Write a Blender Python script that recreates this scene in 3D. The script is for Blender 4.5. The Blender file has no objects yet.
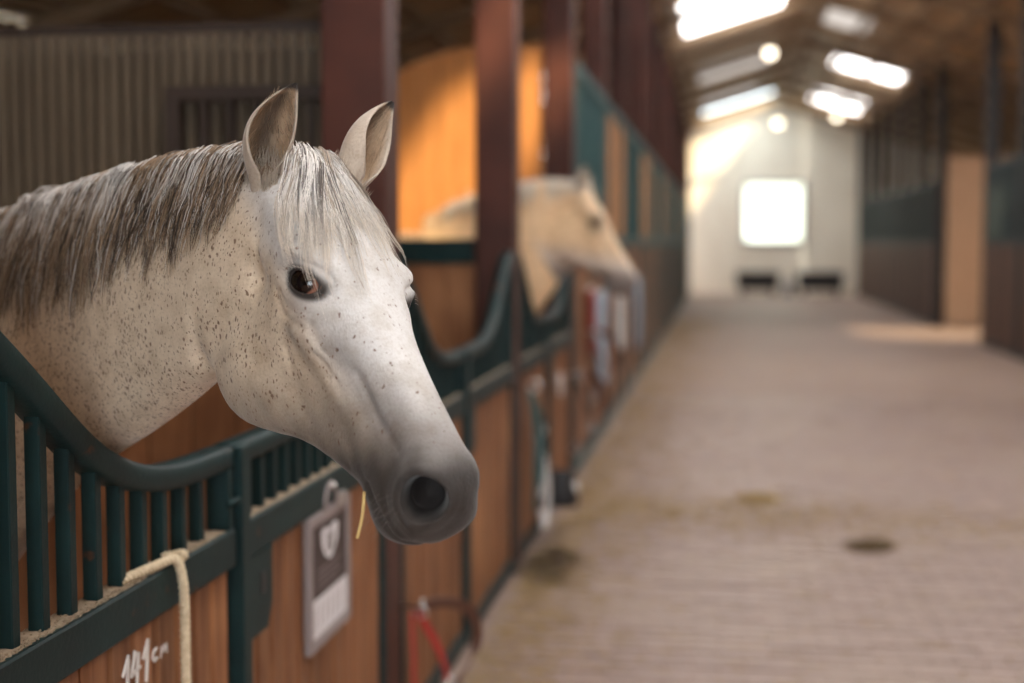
import bpy, bmesh, math, random
import numpy as np
from mathutils import Vector, Matrix
from mathutils.bvhtree import BVHTree
rng = np.random.default_rng(7)
random.seed(7)
SC = bpy.context.scene
COL = SC.collection

# ------------------------------------------------------------------ camera
FPX, PCX, PCY = 1422.0, 512.0, 341.5
CAM = np.array([0.0, 0.0, 1.6])
yaw, pitch = math.radians(8.381), math.radians(3.962)
cR = np.array([math.cos(yaw), math.sin(yaw), 0])
cF = np.array([-math.sin(yaw)*math.cos(pitch), math.cos(yaw)*math.cos(pitch), -math.sin(pitch)])
cD = np.cross(cF, cR)
cam = bpy.data.cameras.new('camera')
cam.sensor_width = 36.0
cam.lens = FPX/1024*36
cam.clip_start = 0.05
cam.clip_end = 300
cam.dof.use_dof = True
cam.dof.focus_distance = 2.06
cam.dof.aperture_fstop = 1.8
co = bpy.data.objects.new('camera', cam)
COL.objects.link(co)
m = Matrix.Identity(4)
for i in range(3):
    m[i][0], m[i][1], m[i][2], m[i][3] = cR[i], -cD[i], -cF[i], CAM[i]
co.matrix_world = m
SC.camera = co

def at(x, y, dep):            # pixel + depth along the view axis -> point
    return CAM + (cR*(x-PCX)/FPX + cD*(y-PCY)/FPX + cF)*dep
def c2w(v):                   # camera (right, down, toward) -> world direction
    v = np.asarray(v, float)
    w = cR*v[0] + cD*v[1] - cF*v[2]
    return w/np.linalg.norm(w)

# ------------------------------------------------------------------ light
world = bpy.data.worlds.new('sky')
SC.world = world
world.use_nodes = True
bg = world.node_tree.nodes['Background']
bg.inputs[0].default_value = (0.86, 0.94, 1.0, 1)
bg.inputs[1].default_value = 9.0
SUN_DIR = np.array([-0.42, 0.6, -0.6]); SUN_DIR /= np.linalg.norm(SUN_DIR)
sl = bpy.data.lights.new('sun', 'SUN')
sl.energy = 11.0
sl.angle = 0.05
sl.color = (1.0, 0.74, 0.44)
so = bpy.data.objects.new('sun', sl)
COL.objects.link(so)
so.rotation_euler = Vector(SUN_DIR).to_track_quat('-Z', 'Y').to_euler()
SKYLIGHT = 7.2
SC.view_settings.view_transform = 'Standard'
SC.view_settings.look = 'None'
SC.view_settings.exposure = 0.0
SC.view_settings.gamma = 1.0
SC.view_settings.use_curve_mapping = False
try:
    SC.cycles.use_denoising = True
    SC.cycles.max_bounces = 8
    SC.cycles.diffuse_bounces = 5
    SC.cycles.transparent_max_bounces = 8
    SC.cycles.caustics_reflective = False
    SC.cycles.caustics_refractive = False
    SC.cycles.sample_clamp_indirect = 6.0
    SC.cycles.use_light_tree = True
except Exception:
    pass

# ------------------------------------------------------------------ helpers
def link(o, parent=None):
    COL.objects.link(o)
    if parent is not None:
        o.parent = parent
    return o
def tag(o, label=None, cat=None, group=None, kind=None):
    if label: o['label'] = label
    if cat: o['category'] = cat
    if group: o['group'] = group
    if kind: o['kind'] = kind
    return o
def thing(name, loc, label, cat, group=None, rz=0):
    o = bpy.data.objects.new(name, None)
    o.empty_display_size = 0.1
    o.location = loc
    o.rotation_euler = (0, 0, rz)
    COL.objects.link(o)
    return tag(o, label, cat, group)
def copy_tree(o, parent=None):
    c = o.copy()
    COL.objects.link(c)
    c.parent = parent
    for ch in list(o.children):
        copy_tree(ch, c)
    return c

class MB:
    def __init__(s):
        s.v = []; s.f = []
    def add(s, vs, fs):
        n = len(s.v)
        s.v.extend([tuple(map(float, p)) for p in vs])
        s.f.extend([tuple(i+n for i in f) for f in fs])
        return s
    def box(s, x0, x1, y0, y1, z0, z1, b=0.0):
        if b <= 0:
            vs = [(x, y, z) for z in (z0, z1) for y in (y0, y1) for x in (x0, x1)]
            fs = [(0,2,3,1),(4,5,7,6),(0,1,5,4),(2,6,7,3),(0,4,6,2),(1,3,7,5)]
            return s.add(vs, fs)
        # box with chamfered vertical edges and top/bottom edges
        vs = []; fs = []
        def ring(d, z):
            return [(x0+d+b,y0+d,z),(x1-d-b,y0+d,z),(x1-d,y0+d+b,z),(x1-d,y1-d-b,z),(x1-d-b,y1-d,z),(x0+d+b,y1-d,z),(x0+d,y1-d-b,z),(x0+d,y0+d+b,z)]
        for d, z in ((b*.7,z0),(0,z0+b),(0,z1-b),(b*.7,z1)):
            vs += ring(d, z)
        for k in range(3):
            for i in range(8):
                j = (i+1) % 8
                fs.append((k*8+i, k*8+j, k*8+8+j, k*8+8+i))
        fs.append(tuple(range(7,-1,-1))); fs.append(tuple(range(24,32)))
        return s.add(vs, fs)
    def tube(s, path, r, n=8, cap=True):
        P = [np.asarray(p, float) for p in path]
        rr = r if hasattr(r, '__len__') else [r]*len(P)
        up = np.array([0.31, 0.17, 0.93]); vs = []; fs = []
        prev = None
        for i, p in enumerate(P):
            t = P[min(i+1, len(P)-1)] - P[max(i-1, 0)]
            t = t/(np.linalg.norm(t)+1e-12)
            a = up - t*(up@t) if prev is None else prev - t*(prev@t)
            if np.linalg.norm(a) < 1e-4: a = np.cross(t, [1,0,0])
            a /= np.linalg.norm(a); prev = a
            b = np.cross(t, a)
            for k in range(n):
                q = 2*math.pi*k/n
                vs.append(p + (a*math.cos(q)+b*math.sin(q))*rr[i])
        for i in range(len(P)-1):
            for k in range(n):
                j = (k+1) % n
                fs.append((i*n+k, i*n+j, i*n+n+j, i*n+n+k))
        if cap:
            fs.append(tuple(range(n-1,-1,-1))); fs.append(tuple((len(P)-1)*n+k for k in range(n)))
        return s.add(vs, fs)
    def loft(s, rings, cap=True):
        n = len(rings[0]); vs = [p for r in rings for p in r]; fs = []
        for i in range(len(rings)-1):
            for k in range(n):
                j = (k+1) % n
                fs.append((i*n+k, i*n+j, i*n+n+j, i*n+n+k))
        if cap:
            fs.append(tuple(range(n-1,-1,-1))); fs.append(tuple((len(rings)-1)*n+k for k in range(n)))
        return s.add(vs, fs)
    def sphere(s, c, r, nu=16, nv=10):
        c = np.asarray(c, float); r = np.asarray(r, float)*np.ones(3)
        vs = [c+[0,0,-r[2]]]; fs = []
        for j in range(1, nv):
            a = -math.pi/2+math.pi*j/nv
            for i in range(nu):
                b = 2*math.pi*i/nu
                vs.append(c + r*np.array([math.cos(a)*math.cos(b), math.cos(a)*math.sin(b), math.sin(a)]))
        vs.append(c+[0,0,r[2]])
        for i in range(nu):
            fs.append((0, 1+(i+1)%nu, 1+i))
            fs.append((len(vs)-1, len(vs)-1-nu+i, len(vs)-1-nu+(i+1)%nu))
        for j in range(nv-2):
            for i in range(nu):
                k = (i+1) % nu
                fs.append((1+j*nu+i, 1+j*nu+k, 1+(j+1)*nu+k, 1+(j+1)*nu+i))
        return s.add(vs, fs)
    def mesh(s, name, mat=None, smooth=False):
        me = bpy.data.meshes.new(name)
        me.from_pydata(s.v, [], s.f)
        if mat: me.materials.append(mat)
        if smooth: me.polygons.foreach_set('use_smooth', [True]*len(me.polygons))
        me.update()
        return me
    def build(s, name, mat, parent=None, smooth=False, loc=None):
        o = bpy.data.objects.new(name, s.mesh(name, mat, smooth))
        if loc is not None: o.location = loc
        return link(o, parent)

def fix_normals(me):
    bm = bmesh.new(); bm.from_mesh(me)
    bmesh.ops.recalc_face_normals(bm, faces=bm.faces)
    bm.to_mesh(me); bm.free()

# ------------------------------------------------------------------ materials
def mat(name, col, rough=0.6, metal=0.0, col2=None, scale=(8,8,8), noise=6.0, bump=0.0, bscale=60.0, spec=0.4, contrast=(0.35,0.68), col3=None, c3scale=3.0, c3range=(0.6,0.75)):
    m = bpy.data.materials.new(name); m.use_nodes = True
    nt = m.node_tree; N = nt.nodes; L = nt.links
    b = N['Principled BSDF']
    b.inputs['Base Color'].default_value = (*col, 1)
    b.inputs['Roughness'].default_value = rough
    b.inputs['Metallic'].default_value = metal
    b.inputs['Specular IOR Level'].default_value = spec
    geo = N.new('ShaderNodeNewGeometry')
    mp = N.new('ShaderNodeMapping'); mp.inputs['Scale'].default_value = scale
    L.new(geo.outputs['Position'], mp.inputs[0])
    if col2 is not None:
        nz = N.new('ShaderNodeTexNoise'); nz.inputs['Scale'].default_value = noise; nz.inputs['Detail'].default_value = 5
        L.new(mp.outputs[0], nz.inputs[0])
        rp = N.new('ShaderNodeMapRange'); rp.inputs[1].default_value = contrast[0]; rp.inputs[2].default_value = contrast[1]
        L.new(nz.outputs[0], rp.inputs[0])
        mx = N.new('ShaderNodeMix'); mx.data_type = 'RGBA'
        mx.inputs[6].default_value = (*col, 1); mx.inputs[7].default_value = (*col2, 1)
        L.new(rp.outputs[0], mx.inputs[0])
        out = mx.outputs[2]
        if col3 is not None:
            n3 = N.new('ShaderNodeTexNoise'); n3.inputs['Scale'].default_value = c3scale; n3.inputs['Detail'].default_value = 6
            L.new(geo.outputs['Position'], n3.inputs[0])
            r3 = N.new('ShaderNodeMapRange'); r3.inputs[1].default_value = c3range[0]; r3.inputs[2].default_value = c3range[1]
            L.new(n3.outputs[0], r3.inputs[0])
            m3 = N.new('ShaderNodeMix'); m3.data_type = 'RGBA'
            L.new(out, m3.inputs[6]); m3.inputs[7].default_value = (*col3, 1)
            L.new(r3.outputs[0], m3.inputs[0]); out = m3.outputs[2]
        L.new(out, b.inputs['Base Color'])
    if bump > 0:
        nb = N.new('ShaderNodeTexNoise'); nb.inputs['Scale'].default_value = bscale; nb.inputs['Detail'].default_value = 4
        L.new(mp.outputs[0] if col2 is not None and scale[0] != scale[2] else geo.outputs['Position'], nb.inputs[0])
        bp = N.new('ShaderNodeBump'); bp.inputs['Strength'].default_value = bump; bp.inputs['Distance'].default_value = 0.003
        L.new(nb.outputs[0], bp.inputs['Height']); L.new(bp.outputs[0], b.inputs['Normal'])
    return m
def emit(name, col, s):
    m = bpy.data.materials.new(name); m.use_nodes = True
    nt = m.node_tree; nt.nodes.clear()
    e = nt.nodes.new('ShaderNodeEmission'); o = nt.nodes.new('ShaderNodeOutputMaterial')
    e.inputs[0].default_value = (*col, 1); e.inputs[1].default_value = s
    nt.links.new(e.outputs[0], o.inputs[0]); return m
def clear_pane(name, col=(.94,.96,.95)):
    m = bpy.data.materials.new(name); m.use_nodes = True
    nt = m.node_tree; nt.nodes.clear()
    t = nt.nodes.new('ShaderNodeBsdfTransparent'); g = nt.nodes.new('ShaderNodeBsdfGlossy'); x = nt.nodes.new('ShaderNodeMixShader')
    t.inputs[0].default_value = (*col,1); g.inputs['Roughness'].default_value = .08
    x.inputs[0].default_value = .06
    o = nt.nodes.new('ShaderNodeOutputMaterial')
    nt.links.new(t.outputs[0], x.inputs[1]); nt.links.new(g.outputs[0], x.inputs[2]); nt.links.new(x.outputs[0], o.inputs[0]); return m

M = {}
M['teal'] = mat('dark_teal_paint', (.0075,.029,.030), .5, 0, (.005,.019,.0205), (1,1,1), 9, .25, 90, .25, col3=(.09,.035,.015), c3scale=14, c3range=(.66,.72))
M['teal_dull'] = mat('dull_teal_paint', (.03,.10,.10), .55, 0, (.02,.07,.075), (1,1,1), 5)
M['wood'] = mat('brown_stained_board', (.31,.14,.065), .55, 0, (.18,.07,.03), (9,9,.7), 5, .35, 14, .3, col3=(.42,.20,.09), c3scale=2.5, c3range=(.5,.75))
_nt = M['wood'].node_tree; _b = _nt.nodes['Principled BSDF']; _l = _b.inputs['Base Color'].links[0]; _src = _l.from_socket
_oi = _nt.nodes.new('ShaderNodeObjectInfo'); _mr = _nt.nodes.new('ShaderNodeMapRange'); _mr.inputs[3].default_value = .72; _mr.inputs[4].default_value = 1.18
_hs = _nt.nodes.new('ShaderNodeHueSaturation'); _nt.links.new(_oi.outputs['Random'], _mr.inputs[0]); _nt.links.new(_mr.outputs[0], _hs.inputs['Value']); _nt.links.new(_src, _hs.inputs['Color']); _nt.links.new(_hs.outputs[0], _b.inputs['Base Color'])
M['wood_sunlit_pale'] = mat('sunlit_pale_board', (.74,.46,.28), .55, 0, (.62,.37,.22), (9,9,.7), 5, .3, 14, .3)  # sunlight on the passage wall put into the board colour
M['wood_sunlit'] = mat('sunlit_orange_board', (.60,.27,.09), .5, 0, (.44,.18,.055), (9,9,.7), 5, .3, 14, .3)  # orange of sunlit boards put into the base colour
M['column'] = mat('oxide_red_steel', (.09,.030,.021), .5, 0, (.055,.02,.015), (1,1,1), 4, .15, 60, .25)
M['steel_shaded'] = mat('shaded_steel', (.018,.012,.010), .6, 0, (.012,.008,.007), (1,1,1), 3)  # columns opposite are backlit; their shade is put into the colour
M['teal_shaded'] = mat('shaded_teal_paint', (.010,.022,.024), .6)  # teal of the backlit row, darkened in the paint colour
M['wood_shaded'] = mat('shaded_board', (.11,.05,.03), .65, 0, (.07,.03,.018), (9,9,.7), 5)  # board brown with the shade of the backlit row mixed in
M['purlin'] = mat('brown_timber', (.30,.20,.115), .6, 0, (.22,.14,.08), (1,1,1), 3)
M['dark_steel'] = mat('dark_brown_steel', (.045,.03,.024), .5, 0, (.03,.02,.016), (1,1,1), 3)
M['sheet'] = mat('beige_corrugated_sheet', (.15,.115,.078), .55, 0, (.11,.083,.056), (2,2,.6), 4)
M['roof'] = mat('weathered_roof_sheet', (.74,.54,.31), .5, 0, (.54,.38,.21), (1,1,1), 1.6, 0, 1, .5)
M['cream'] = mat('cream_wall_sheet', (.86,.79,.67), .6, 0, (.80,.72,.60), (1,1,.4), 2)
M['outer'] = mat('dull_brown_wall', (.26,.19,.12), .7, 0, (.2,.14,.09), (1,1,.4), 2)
M['paver'] = mat('mauve_clay_paver', (.32,.228,.193), .45, 0, (.25,.175,.15), (1,1,1), 7, .4, 70, .35, col3=(.34,.255,.205), c3scale=1.1, c3range=(.45,.8))
M['joint'] = mat('sandy_joint', (.315,.228,.19), .55, 0, (.245,.175,.148), (1,1,1), 9, .3, 60, .2, col3=(.34,.255,.205), c3scale=1.1, c3range=(.45,.8))
M['straw'] = mat('dry_straw', (.52,.37,.16), .7, 0, (.36,.25,.1), (1,1,1), 30)
M['chaff'] = mat('dusty_chaff', (.34,.265,.185), .9, 0, (.25,.19,.13), (1,1,1), 60)
M['straw_pale'] = mat('pale_straw', (.70,.52,.22), .55)
M['hay_dark'] = mat('dark_damp_hay', (.10,.065,.03), .8, 0, (.05,.035,.02), (1,1,1), 20)
M['straw_brown'] = mat('brown_trampled_hay', (.20,.13,.06), .8, 0, (.12,.08,.04), (1,1,1), 20)
M['rope'] = mat('cream_rope', (.74,.62,.44), .75, 0, (.60,.48,.31), (1,1,1), 120, .5, 400)
M['chalk'] = mat('white_chalk', (.78,.74,.70), .9)
M['black'] = mat('black_plastic', (.012,.012,.014), .4)
M['black_soft'] = mat('black_rubber', (.02,.02,.022), .6)
M['metal'] = mat('bright_steel', (.62,.60,.58), .28, 1.0)
M['red'] = mat('red_webbing', (.46,.035,.028), .6, 0, (.36,.025,.02), (1,1,1), 60)
M['leather'] = mat('brown_leather', (.11,.045,.028), .5)
M['frame'] = mat('grey_plastic_frame', (.30,.255,.25), .4)
M['print_dark'] = mat('dark_brown_print', (.05,.032,.03), .45)
M['print_white'] = mat('white_print', (.80,.78,.80), .5)
M['print_grey'] = mat('grey_print', (.20,.16,.155), .5)
M['white_cloth'] = mat('off_white_cloth', (.72,.70,.68), .7)
M['blue_cloth'] = mat('pale_blue_cloth', (.34,.43,.52), .7)
M['pink'] = mat('faded_red_cloth', (.36,.08,.07), .7)
M['skylight'] = emit('translucent_skylight', (1.0,.95,.92), SKYLIGHT)
M['skylight_grimy'] = emit('grimy_skylight', (1.0,.90,.82), .85)
M['lamp'] = emit('lamp_glow', (1.0,.86,.66), 7.0)
M['pane'] = clear_pane('clear_pane')
M['dimmed_pane'] = clear_pane('dimmed_pane', (.62,.62,.54))  # pane tinted to dim the glare of the sky behind it

# ------------------------------------------------------------------ the building
XL, XR = -6.4, 8.4            # outer walls
YB, YF = -9.0, 45.6           # back wall behind the camera, far wall
RX, RZ, RS = 1.55, 6.0, 0.30  # ridge
def roofz(x): return RZ - RS*abs(x-RX)
PX, QX = -0.98, 4.05          # faces of the left and right stall fronts
COLW = 0.19
PITCH = 2.63
LY = [1.46 + PITCH*k for k in range(17)]        # front of left columns
RYC = [20.4, 23.03, 28.25, 30.88, 33.51, 36.14, 38.77, 41.4, 44.0]

fl = MB().add([(XL,YB,0),(XR,YB,0),(XR,YF,0),(XL,YF,0)], [(0,1,2,3)]).build('floor', M['joint'])
tag(fl, kind='structure')
# pavers: the nearest ones in view as pieces, the next rows joined
pw, pl = 0.20, 0.10
pav = []
for j in range(int((15.0-4.6)/pl)):
    y = 4.6 + j*pl
    xmin = max(PX+0.05, (-722/FPX*y)); xmax = min(QX-.05, y*(1040-722)/FPX+0.25)
    off = (j % 2)*pw/2
    k0, k1 = int((PX+.05)/pw)-1, int(xmax/pw)+1
    for k in range(k0, k1+1):
        x = k*pw + off
        if x < PX+.02 or x+pw > QX: continue
        pav.append((x, y))
pm = [MB().box(.004, pw-.004, .004, pl-.004, -.02, .006+.002*q, .003).mesh('paver', M['paver']) for q in range(3)]
for i, (x, y) in enumerate(pav[:300]):
    o = bpy.data.objects.new('paver', pm[random.randrange(3)])
    o.location = (x, y, random.uniform(-.002, .001)); link(o, fl)
mb = MB()
for (x, y) in pav[300:]:
    mb.box(x+.004, x+pw-.004, y+.004, y+pl-.004, -.02, .007+random.uniform(-.002,.002))
o = mb.build('paver_rows', M['paver'], fl); tag(o, kind='stuff')

# roof slopes with holes for skylights
panes_l = [(-.7,1.0,y,y+3.9) for y in (-7.2,.3,7.8,15.3,22.8)] + [(-.55,1.0,31.4,34.4), (-.55,.9,38.3,41.4)]
panes_r = [(2.3,4.0,y,y+4.2) for y in (-6.5,1.0,8.5,16.0)] + [(2.45,3.95,31.8,35.2), (2.45,3.8,39.2,42.6)]
panes_l += [(-5.6,-2.3,35.0,44.6), (-4.4,-2.8,24.0,30.0)]  # hidden skylights over the left stalls, added to brighten the far end
panes_r += [(1.9,2.7,27.0,29.6)]
clear_l = [(1.05,1.5,2.9,4.4), (.30,1.45,5.0,6.5), (-.6,1.45,41.9,45.0)]  # clear openings added to drop sun patches on column, boards and far wall
clear_r = [(5.7,7.9,19.0,23.2)]  # opening added for the sun patch in the cross passage
def roof_slope(x0, x1, holes):
    xs = sorted({x0, x1} | {h[0] for h in holes} | {h[1] for h in holes})
    ys = sorted({YB-.3, YF+.3} | {h[2] for h in holes} | {h[3] for h in holes})
    mb = MB()
    for i in range(len(xs)-1):
        for j in range(len(ys)-1):
            cx, cy = (xs[i]+xs[i+1])/2, (ys[j]+ys[j+1])/2
            if any(h[0]<cx<h[1] and h[2]<cy<h[3] for h in holes): continue
            a, b, c, d = xs[i], xs[i+1], ys[j], ys[j+1]
            mb.box(a, b, c, d, 0, 1)
            for q in range(-8, 0):
                x, y, z = mb.v[q]
                mb.v[q] = (x, y, roofz(x) + (0.05 if z > .5 else 0))
    return mb
mbl = roof_slope(XL-.3, RX, panes_l+clear_l)
mbr = roof_slope(RX, XR+.3, panes_r+clear_r)
mbl.add(mbr.v, mbr.f)
ceil = mbl.build('ceiling', M['roof']); tag(ceil, kind='structure')
for i in range(11):                                # purlins
    for sgn in (-1, 1):
        x = RX + sgn*(0.25 + i*0.72)
        if x < XL or x > XR: continue
        if any(h[0]-.05 < x < h[1]+.05 for h in (clear_l+clear_r)) : 
            continue
        z = roofz(x)
        MB().box(x-.04, x+.04, YB, YF, z-.13, z-.012).build('purlin', M['purlin'], ceil)
for y in [LY[0]-PITCH*2] + LY:                     # rafters
    for (xa, xb) in ((XL, RX), (RX, XR)):
        mb = MB().box(xa, xb, y+.05, y+.14, 0, 1)
        for q in range(-8, 0):
            x, yy, z = mb.v[q]; mb.v[q] = (x, yy, roofz(x)-.14-(0 if z > .5 else .16))
        mb.build('rafter', M['purlin'], ceil)
n = 1
for hs, mt in ((panes_l+panes_r, 'skylight'), (clear_l+clear_r, 'pane')):
    for h in hs:
        mb = MB().box(h[0], h[1], h[2], h[3], 0, 1)
        for q in range(-8, 0):
            x, y, z = mb.v[q]; mb.v[q] = (x, y, roofz(x)+.015+(.012 if z > .5 else 0))
        o = mb.build('window_%d' % n, M['skylight_grimy' if (mt == 'skylight' and h[2] in (31.4, 38.3, 27.0)) else mt]); tag(o, kind='structure'); n += 1

def rib_wall(name, x0, x1, y0, y1, zf, mt, rib=.2, depth=.03, axis='x', face=1):
    """corrugated wall along x (or y); zf(t) gives its top"""
    mb = MB(); a, b = (x0, x1) if axis == 'x' else (y0, y1)
    t = a; pts = []
    while t < b:
        for dt, dd in ((0,0),(.3,0),(.42,1),(.88,1)):
            if t+dt*rib < b: pts.append((t+dt*rib, dd*depth))
        t += rib
    pts.append((b, 0))
    vs = []; fs = []
    for (t, d) in pts:
        for z in (0, zf(t)):
            vs.append((t, y0 - d*face, z) if axis == 'x' else (x0 + d*face, t, z))
    for i in range(len(pts)-1):
        fs.append((2*i, 2*i+2, 2*i+3, 2*i+1))
    return mb.add(vs, fs)
# far wall with window opening
WX0, WX1, WZ0, WZ1 = .70, 2.48, 1.66, 3.44
mb = MB()
def wallquad(mb, x0, x1, z0, z1f):
    pass
for (x0, x1, z0f, z1f) in ((XL,WX0,lambda x:0,roofz),(WX1,XR,lambda x:0,roofz),(WX0,WX1,lambda x:0,lambda x:WZ0),(WX0,WX1,lambda x:WZ1,roofz)):
    t = x0
    P = []
    rib = .25
    xs = [x0]
    k = math.floor(x0/rib)*rib
    while k < x1:
        for dt, d in ((0,0),(.3,0),(.42,1),(.88,1)):
            x = k+dt*rib
            if x0 < x < x1: P.append((x, d*.035))
        k += rib
    P = [(x0, P[0][1])] + P + [(x1, P[-1][1])]
    vs = []; fs = []
    for (x, d) in P:
        vs += [(x, YF-d, z0f(x)), (x, YF-d, z1f(x))]
    for i in range(len(P)-1): fs.append((2*i, 2*i+2, 2*i+3, 2*i+1))
    mb.add(vs, fs)
wf = mb.build('wall_far', M['cream']); tag(wf, kind='structure')
w = thing('window_%d' % n, (1.59, YF, 0), None, None); tag(w, kind='structure'); n += 1
for (a, b, c, d, nm) in ((WX0-.09,WX0+.02,WZ0-.09,WZ1+.09,'window_frame'),(WX1-.02,WX1+.09,WZ0-.09,WZ1+.09,'window_frame'),(WX0,WX1,WZ1-.02,WZ1+.09,'window_frame'),(WX0,WX1,WZ0-.09,WZ0+.02,'window_sill')):
    MB().box(a-1.59, b-1.59, -.12, .06, c, d).build(nm, M['frame'], w)
MB().box(WX0-1.59, WX1-1.59, -.01, .0, WZ0, WZ1).build('pane', M['dimmed_pane'], w)
for nm, x, s in (('wall_left', XL, 1), ('wall_right', XR, -1)):
    o = rib_wall(nm, x, x, YB, YF, lambda t, x=x: roofz(x), M['outer'], .25, .03, 'y', s).build(nm, M['outer']); tag(o, kind='structure')
# unseen back wall, its open barn door added for fill light
mb = MB()
for (x0, x1, z0, z1) in ((XL,-.9,0,None),(4.0,XR,0,None),(-.9,RX,4.0,None),(RX,4.0,4.0,None)):
    vs = []
    for x in (x0, x1):
        for y in (YB, YB-.1):
            vs += [(x,y,z0),(x,y,roofz(x))]
    mb.add(vs, [(0,4,5,1),(2,3,7,6),(0,1,3,2),(4,6,7,5),(1,5,7,3),(0,2,6,4)])
o = mb.build('wall_back', M['outer']); tag(o, kind='structure')

# ------------------------------------------------------------------ columns
def column(x0, y0, label, group=None, mt='column'):
    c = thing('steel_column', (x0+COLW/2, y0+COLW/2, 0), label, 'column', group)
    h = roofz(x0+COLW/2)-.15
    w_ = COLW/2
    MB().box(-w_, w_, -w_, w_, 0.0, h, .006).build('post', M[mt], c)
    MB().box(-w_-.02, w_+.02, -w_-.02, w_+.02, 0.007, .03).build('base_plate', M['dark_steel'], c)
    return c
for k, y in enumerate(LY):
    lab = {0: 'oxide red steel column at the hinge end of the rope-hung stall door', 1: 'wide dark red steel column right behind the grey horse',
           2: 'dark red steel column in front of the palomino horse', 3: 'dark red steel column just beyond the palomino horse'}.get(k, 'dark red steel column farther down the row beyond the palomino horse')
    column(PX-COLW, y, lab, None if k < 4 else 'far columns on the palomino side')
for k, y in enumerate(RYC):
    lab = {1: 'dark steel column on the near side of the sunlit cross passage', 2: 'dark steel column on the far side of the sunlit cross passage'}.get(k, 'dark steel column of the stalls opposite the horses')
    column(QX, y, lab, None if k in (1, 2) else 'columns opposite the horses', 'steel_shaded')

# ------------------------------------------------------------------ stall fronts with a dipped top rail
BW = PITCH-COLW                                   # bay width 2.44
_tk = np.array([0,.10,.19,.33,.49,.69,.93,1.22]); _zk = np.array([1.565,1.528,1.478,1.388,1.286,1.214,1.190,1.188])
def cubic(xk, yk, x):
    """natural cubic spline, yk may be (n,k)"""
    xk = np.asarray(xk, float); yk = np.asarray(yk, float); n_ = len(xk); h = np.diff(xk)
    A = np.eye(n_); B = np.zeros_like(yk)
    for i in range(1, n_-1):
        A[i,i-1] = h[i-1]; A[i,i] = 2*(h[i-1]+h[i]); A[i,i+1] = h[i]
        B[i] = 6*((yk[i+1]-yk[i])/h[i]-(yk[i]-yk[i-1])/h[i-1])
    Mm = np.linalg.solve(A, B)
    x = np.asarray(x, float); i = np.clip(np.searchsorted(xk, x)-1, 0, n_-2)
    t0 = xk[i+1]-x; t1 = x-xk[i]; hh = h[i]
    if yk.ndim > 1: t0, t1, hh = t0[:,None], t1[:,None], hh[:,None]
    return Mm[i]*t0**3/(6*hh)+Mm[i+1]*t1**3/(6*hh)+(yk[i]/hh-Mm[i]*hh/6)*t0+(yk[i+1]/hh-Mm[i+1]*hh/6)*t1
def zt(t):
    t = min(t, BW-t)
    return float(cubic(_tk, _zk, np.array([t]))[0])
def rail_sweep(y0, y1, n_=26):
    ys = np.linspace(y0, y1, n_); rings = []
    w_, h, b = .058, .046, .008
    sec = [(0,-b),(0,-h+b),(-b,-h),(-w_+b,-h),(-w_,-h+b),(-w_,-b),(-w_+b,0),(-b,0)]
    for y in ys:
        e = 1e-3; sl_ = (zt(min(y+e,BW))-zt(max(y-e,0)))/(2*e); cs = 1/math.sqrt(1+sl_*sl_)
        z = zt(y)
        rings.append([(.002+a, y - c*sl_*cs, z + c*cs) for (a, c) in sec])
    return MB().loft(rings)
def bar(y, zb=1.018):
    w_ = .0120
    return MB().box(-.041, -.016, y-w_, y+w_, zb, zt(y)-.028, .002)
BRD = .0985
board_mesh = {}
def board(w_, z0, z1, mt):
    key = (round(w_,4), z0, z1, mt.name)
    if key not in board_mesh:
        mb = MB(); g = .0035; c = .009
        sec = [(-.036,g),(-.036,w_-g),(-.012-c,w_-g),(-.012,w_-g-c),(-.012,g+c),(-.012-c,g)]
        mb.loft([[(a, y, z) for (a, y) in sec] for z in (z0, z1)])
        me = mb.mesh('board', mt); fix_normals(me); board_mesh[key] = me
    return board_mesh[key]
ZR0, ZR1 = .943, 1.020
def boards(par, ya, yb, z0=.085, z1=ZR0+.002, mt=None, split=True):
    mt = mt or M['wood']
    n_ = max(1, round((yb-ya)/BRD)); w_ = (yb-ya)/n_
    if split:
        for i in range(n_):
            o = bpy.data.objects.new('board', board(w_, z0, z1, mt)); o.location = (random.uniform(-.003,.003), ya+i*w_, 0); link(o, par)
    else:
        mb = MB()
        for i in range(n_):
            mb.box(-.036, -.012, ya+i*w_+.003, ya+(i+1)*w_-.003, z0, z1)
        o = mb.build('board_panel', mt, par); tag(o, kind='stuff')
def dust(par, y0, y1):
    mb = MB(); ys = np.arange(y0, y1, .008); vs = []; fs = []
    for y in ys:
        xe = -.001-abs(random.gauss(0, .003)); z_ = 1.0206+random.uniform(0,.0012)
        vs += [(-.049, y, 1.0201), (-.049, y, z_), ((-.049+xe)/2, y, z_+.0005), (xe, y, 1.0201)]
    for i in range(len(ys)-1):
        for k in range(3): fs.append((i*4+k, i*4+k+1, i*4+5+k, i*4+4+k))
    o = mb.add(vs, fs).build('dust', M['chaff'], par); o['label'] = 'beige dust lying on the rail'; tag(o, kind='stuff')
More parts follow.
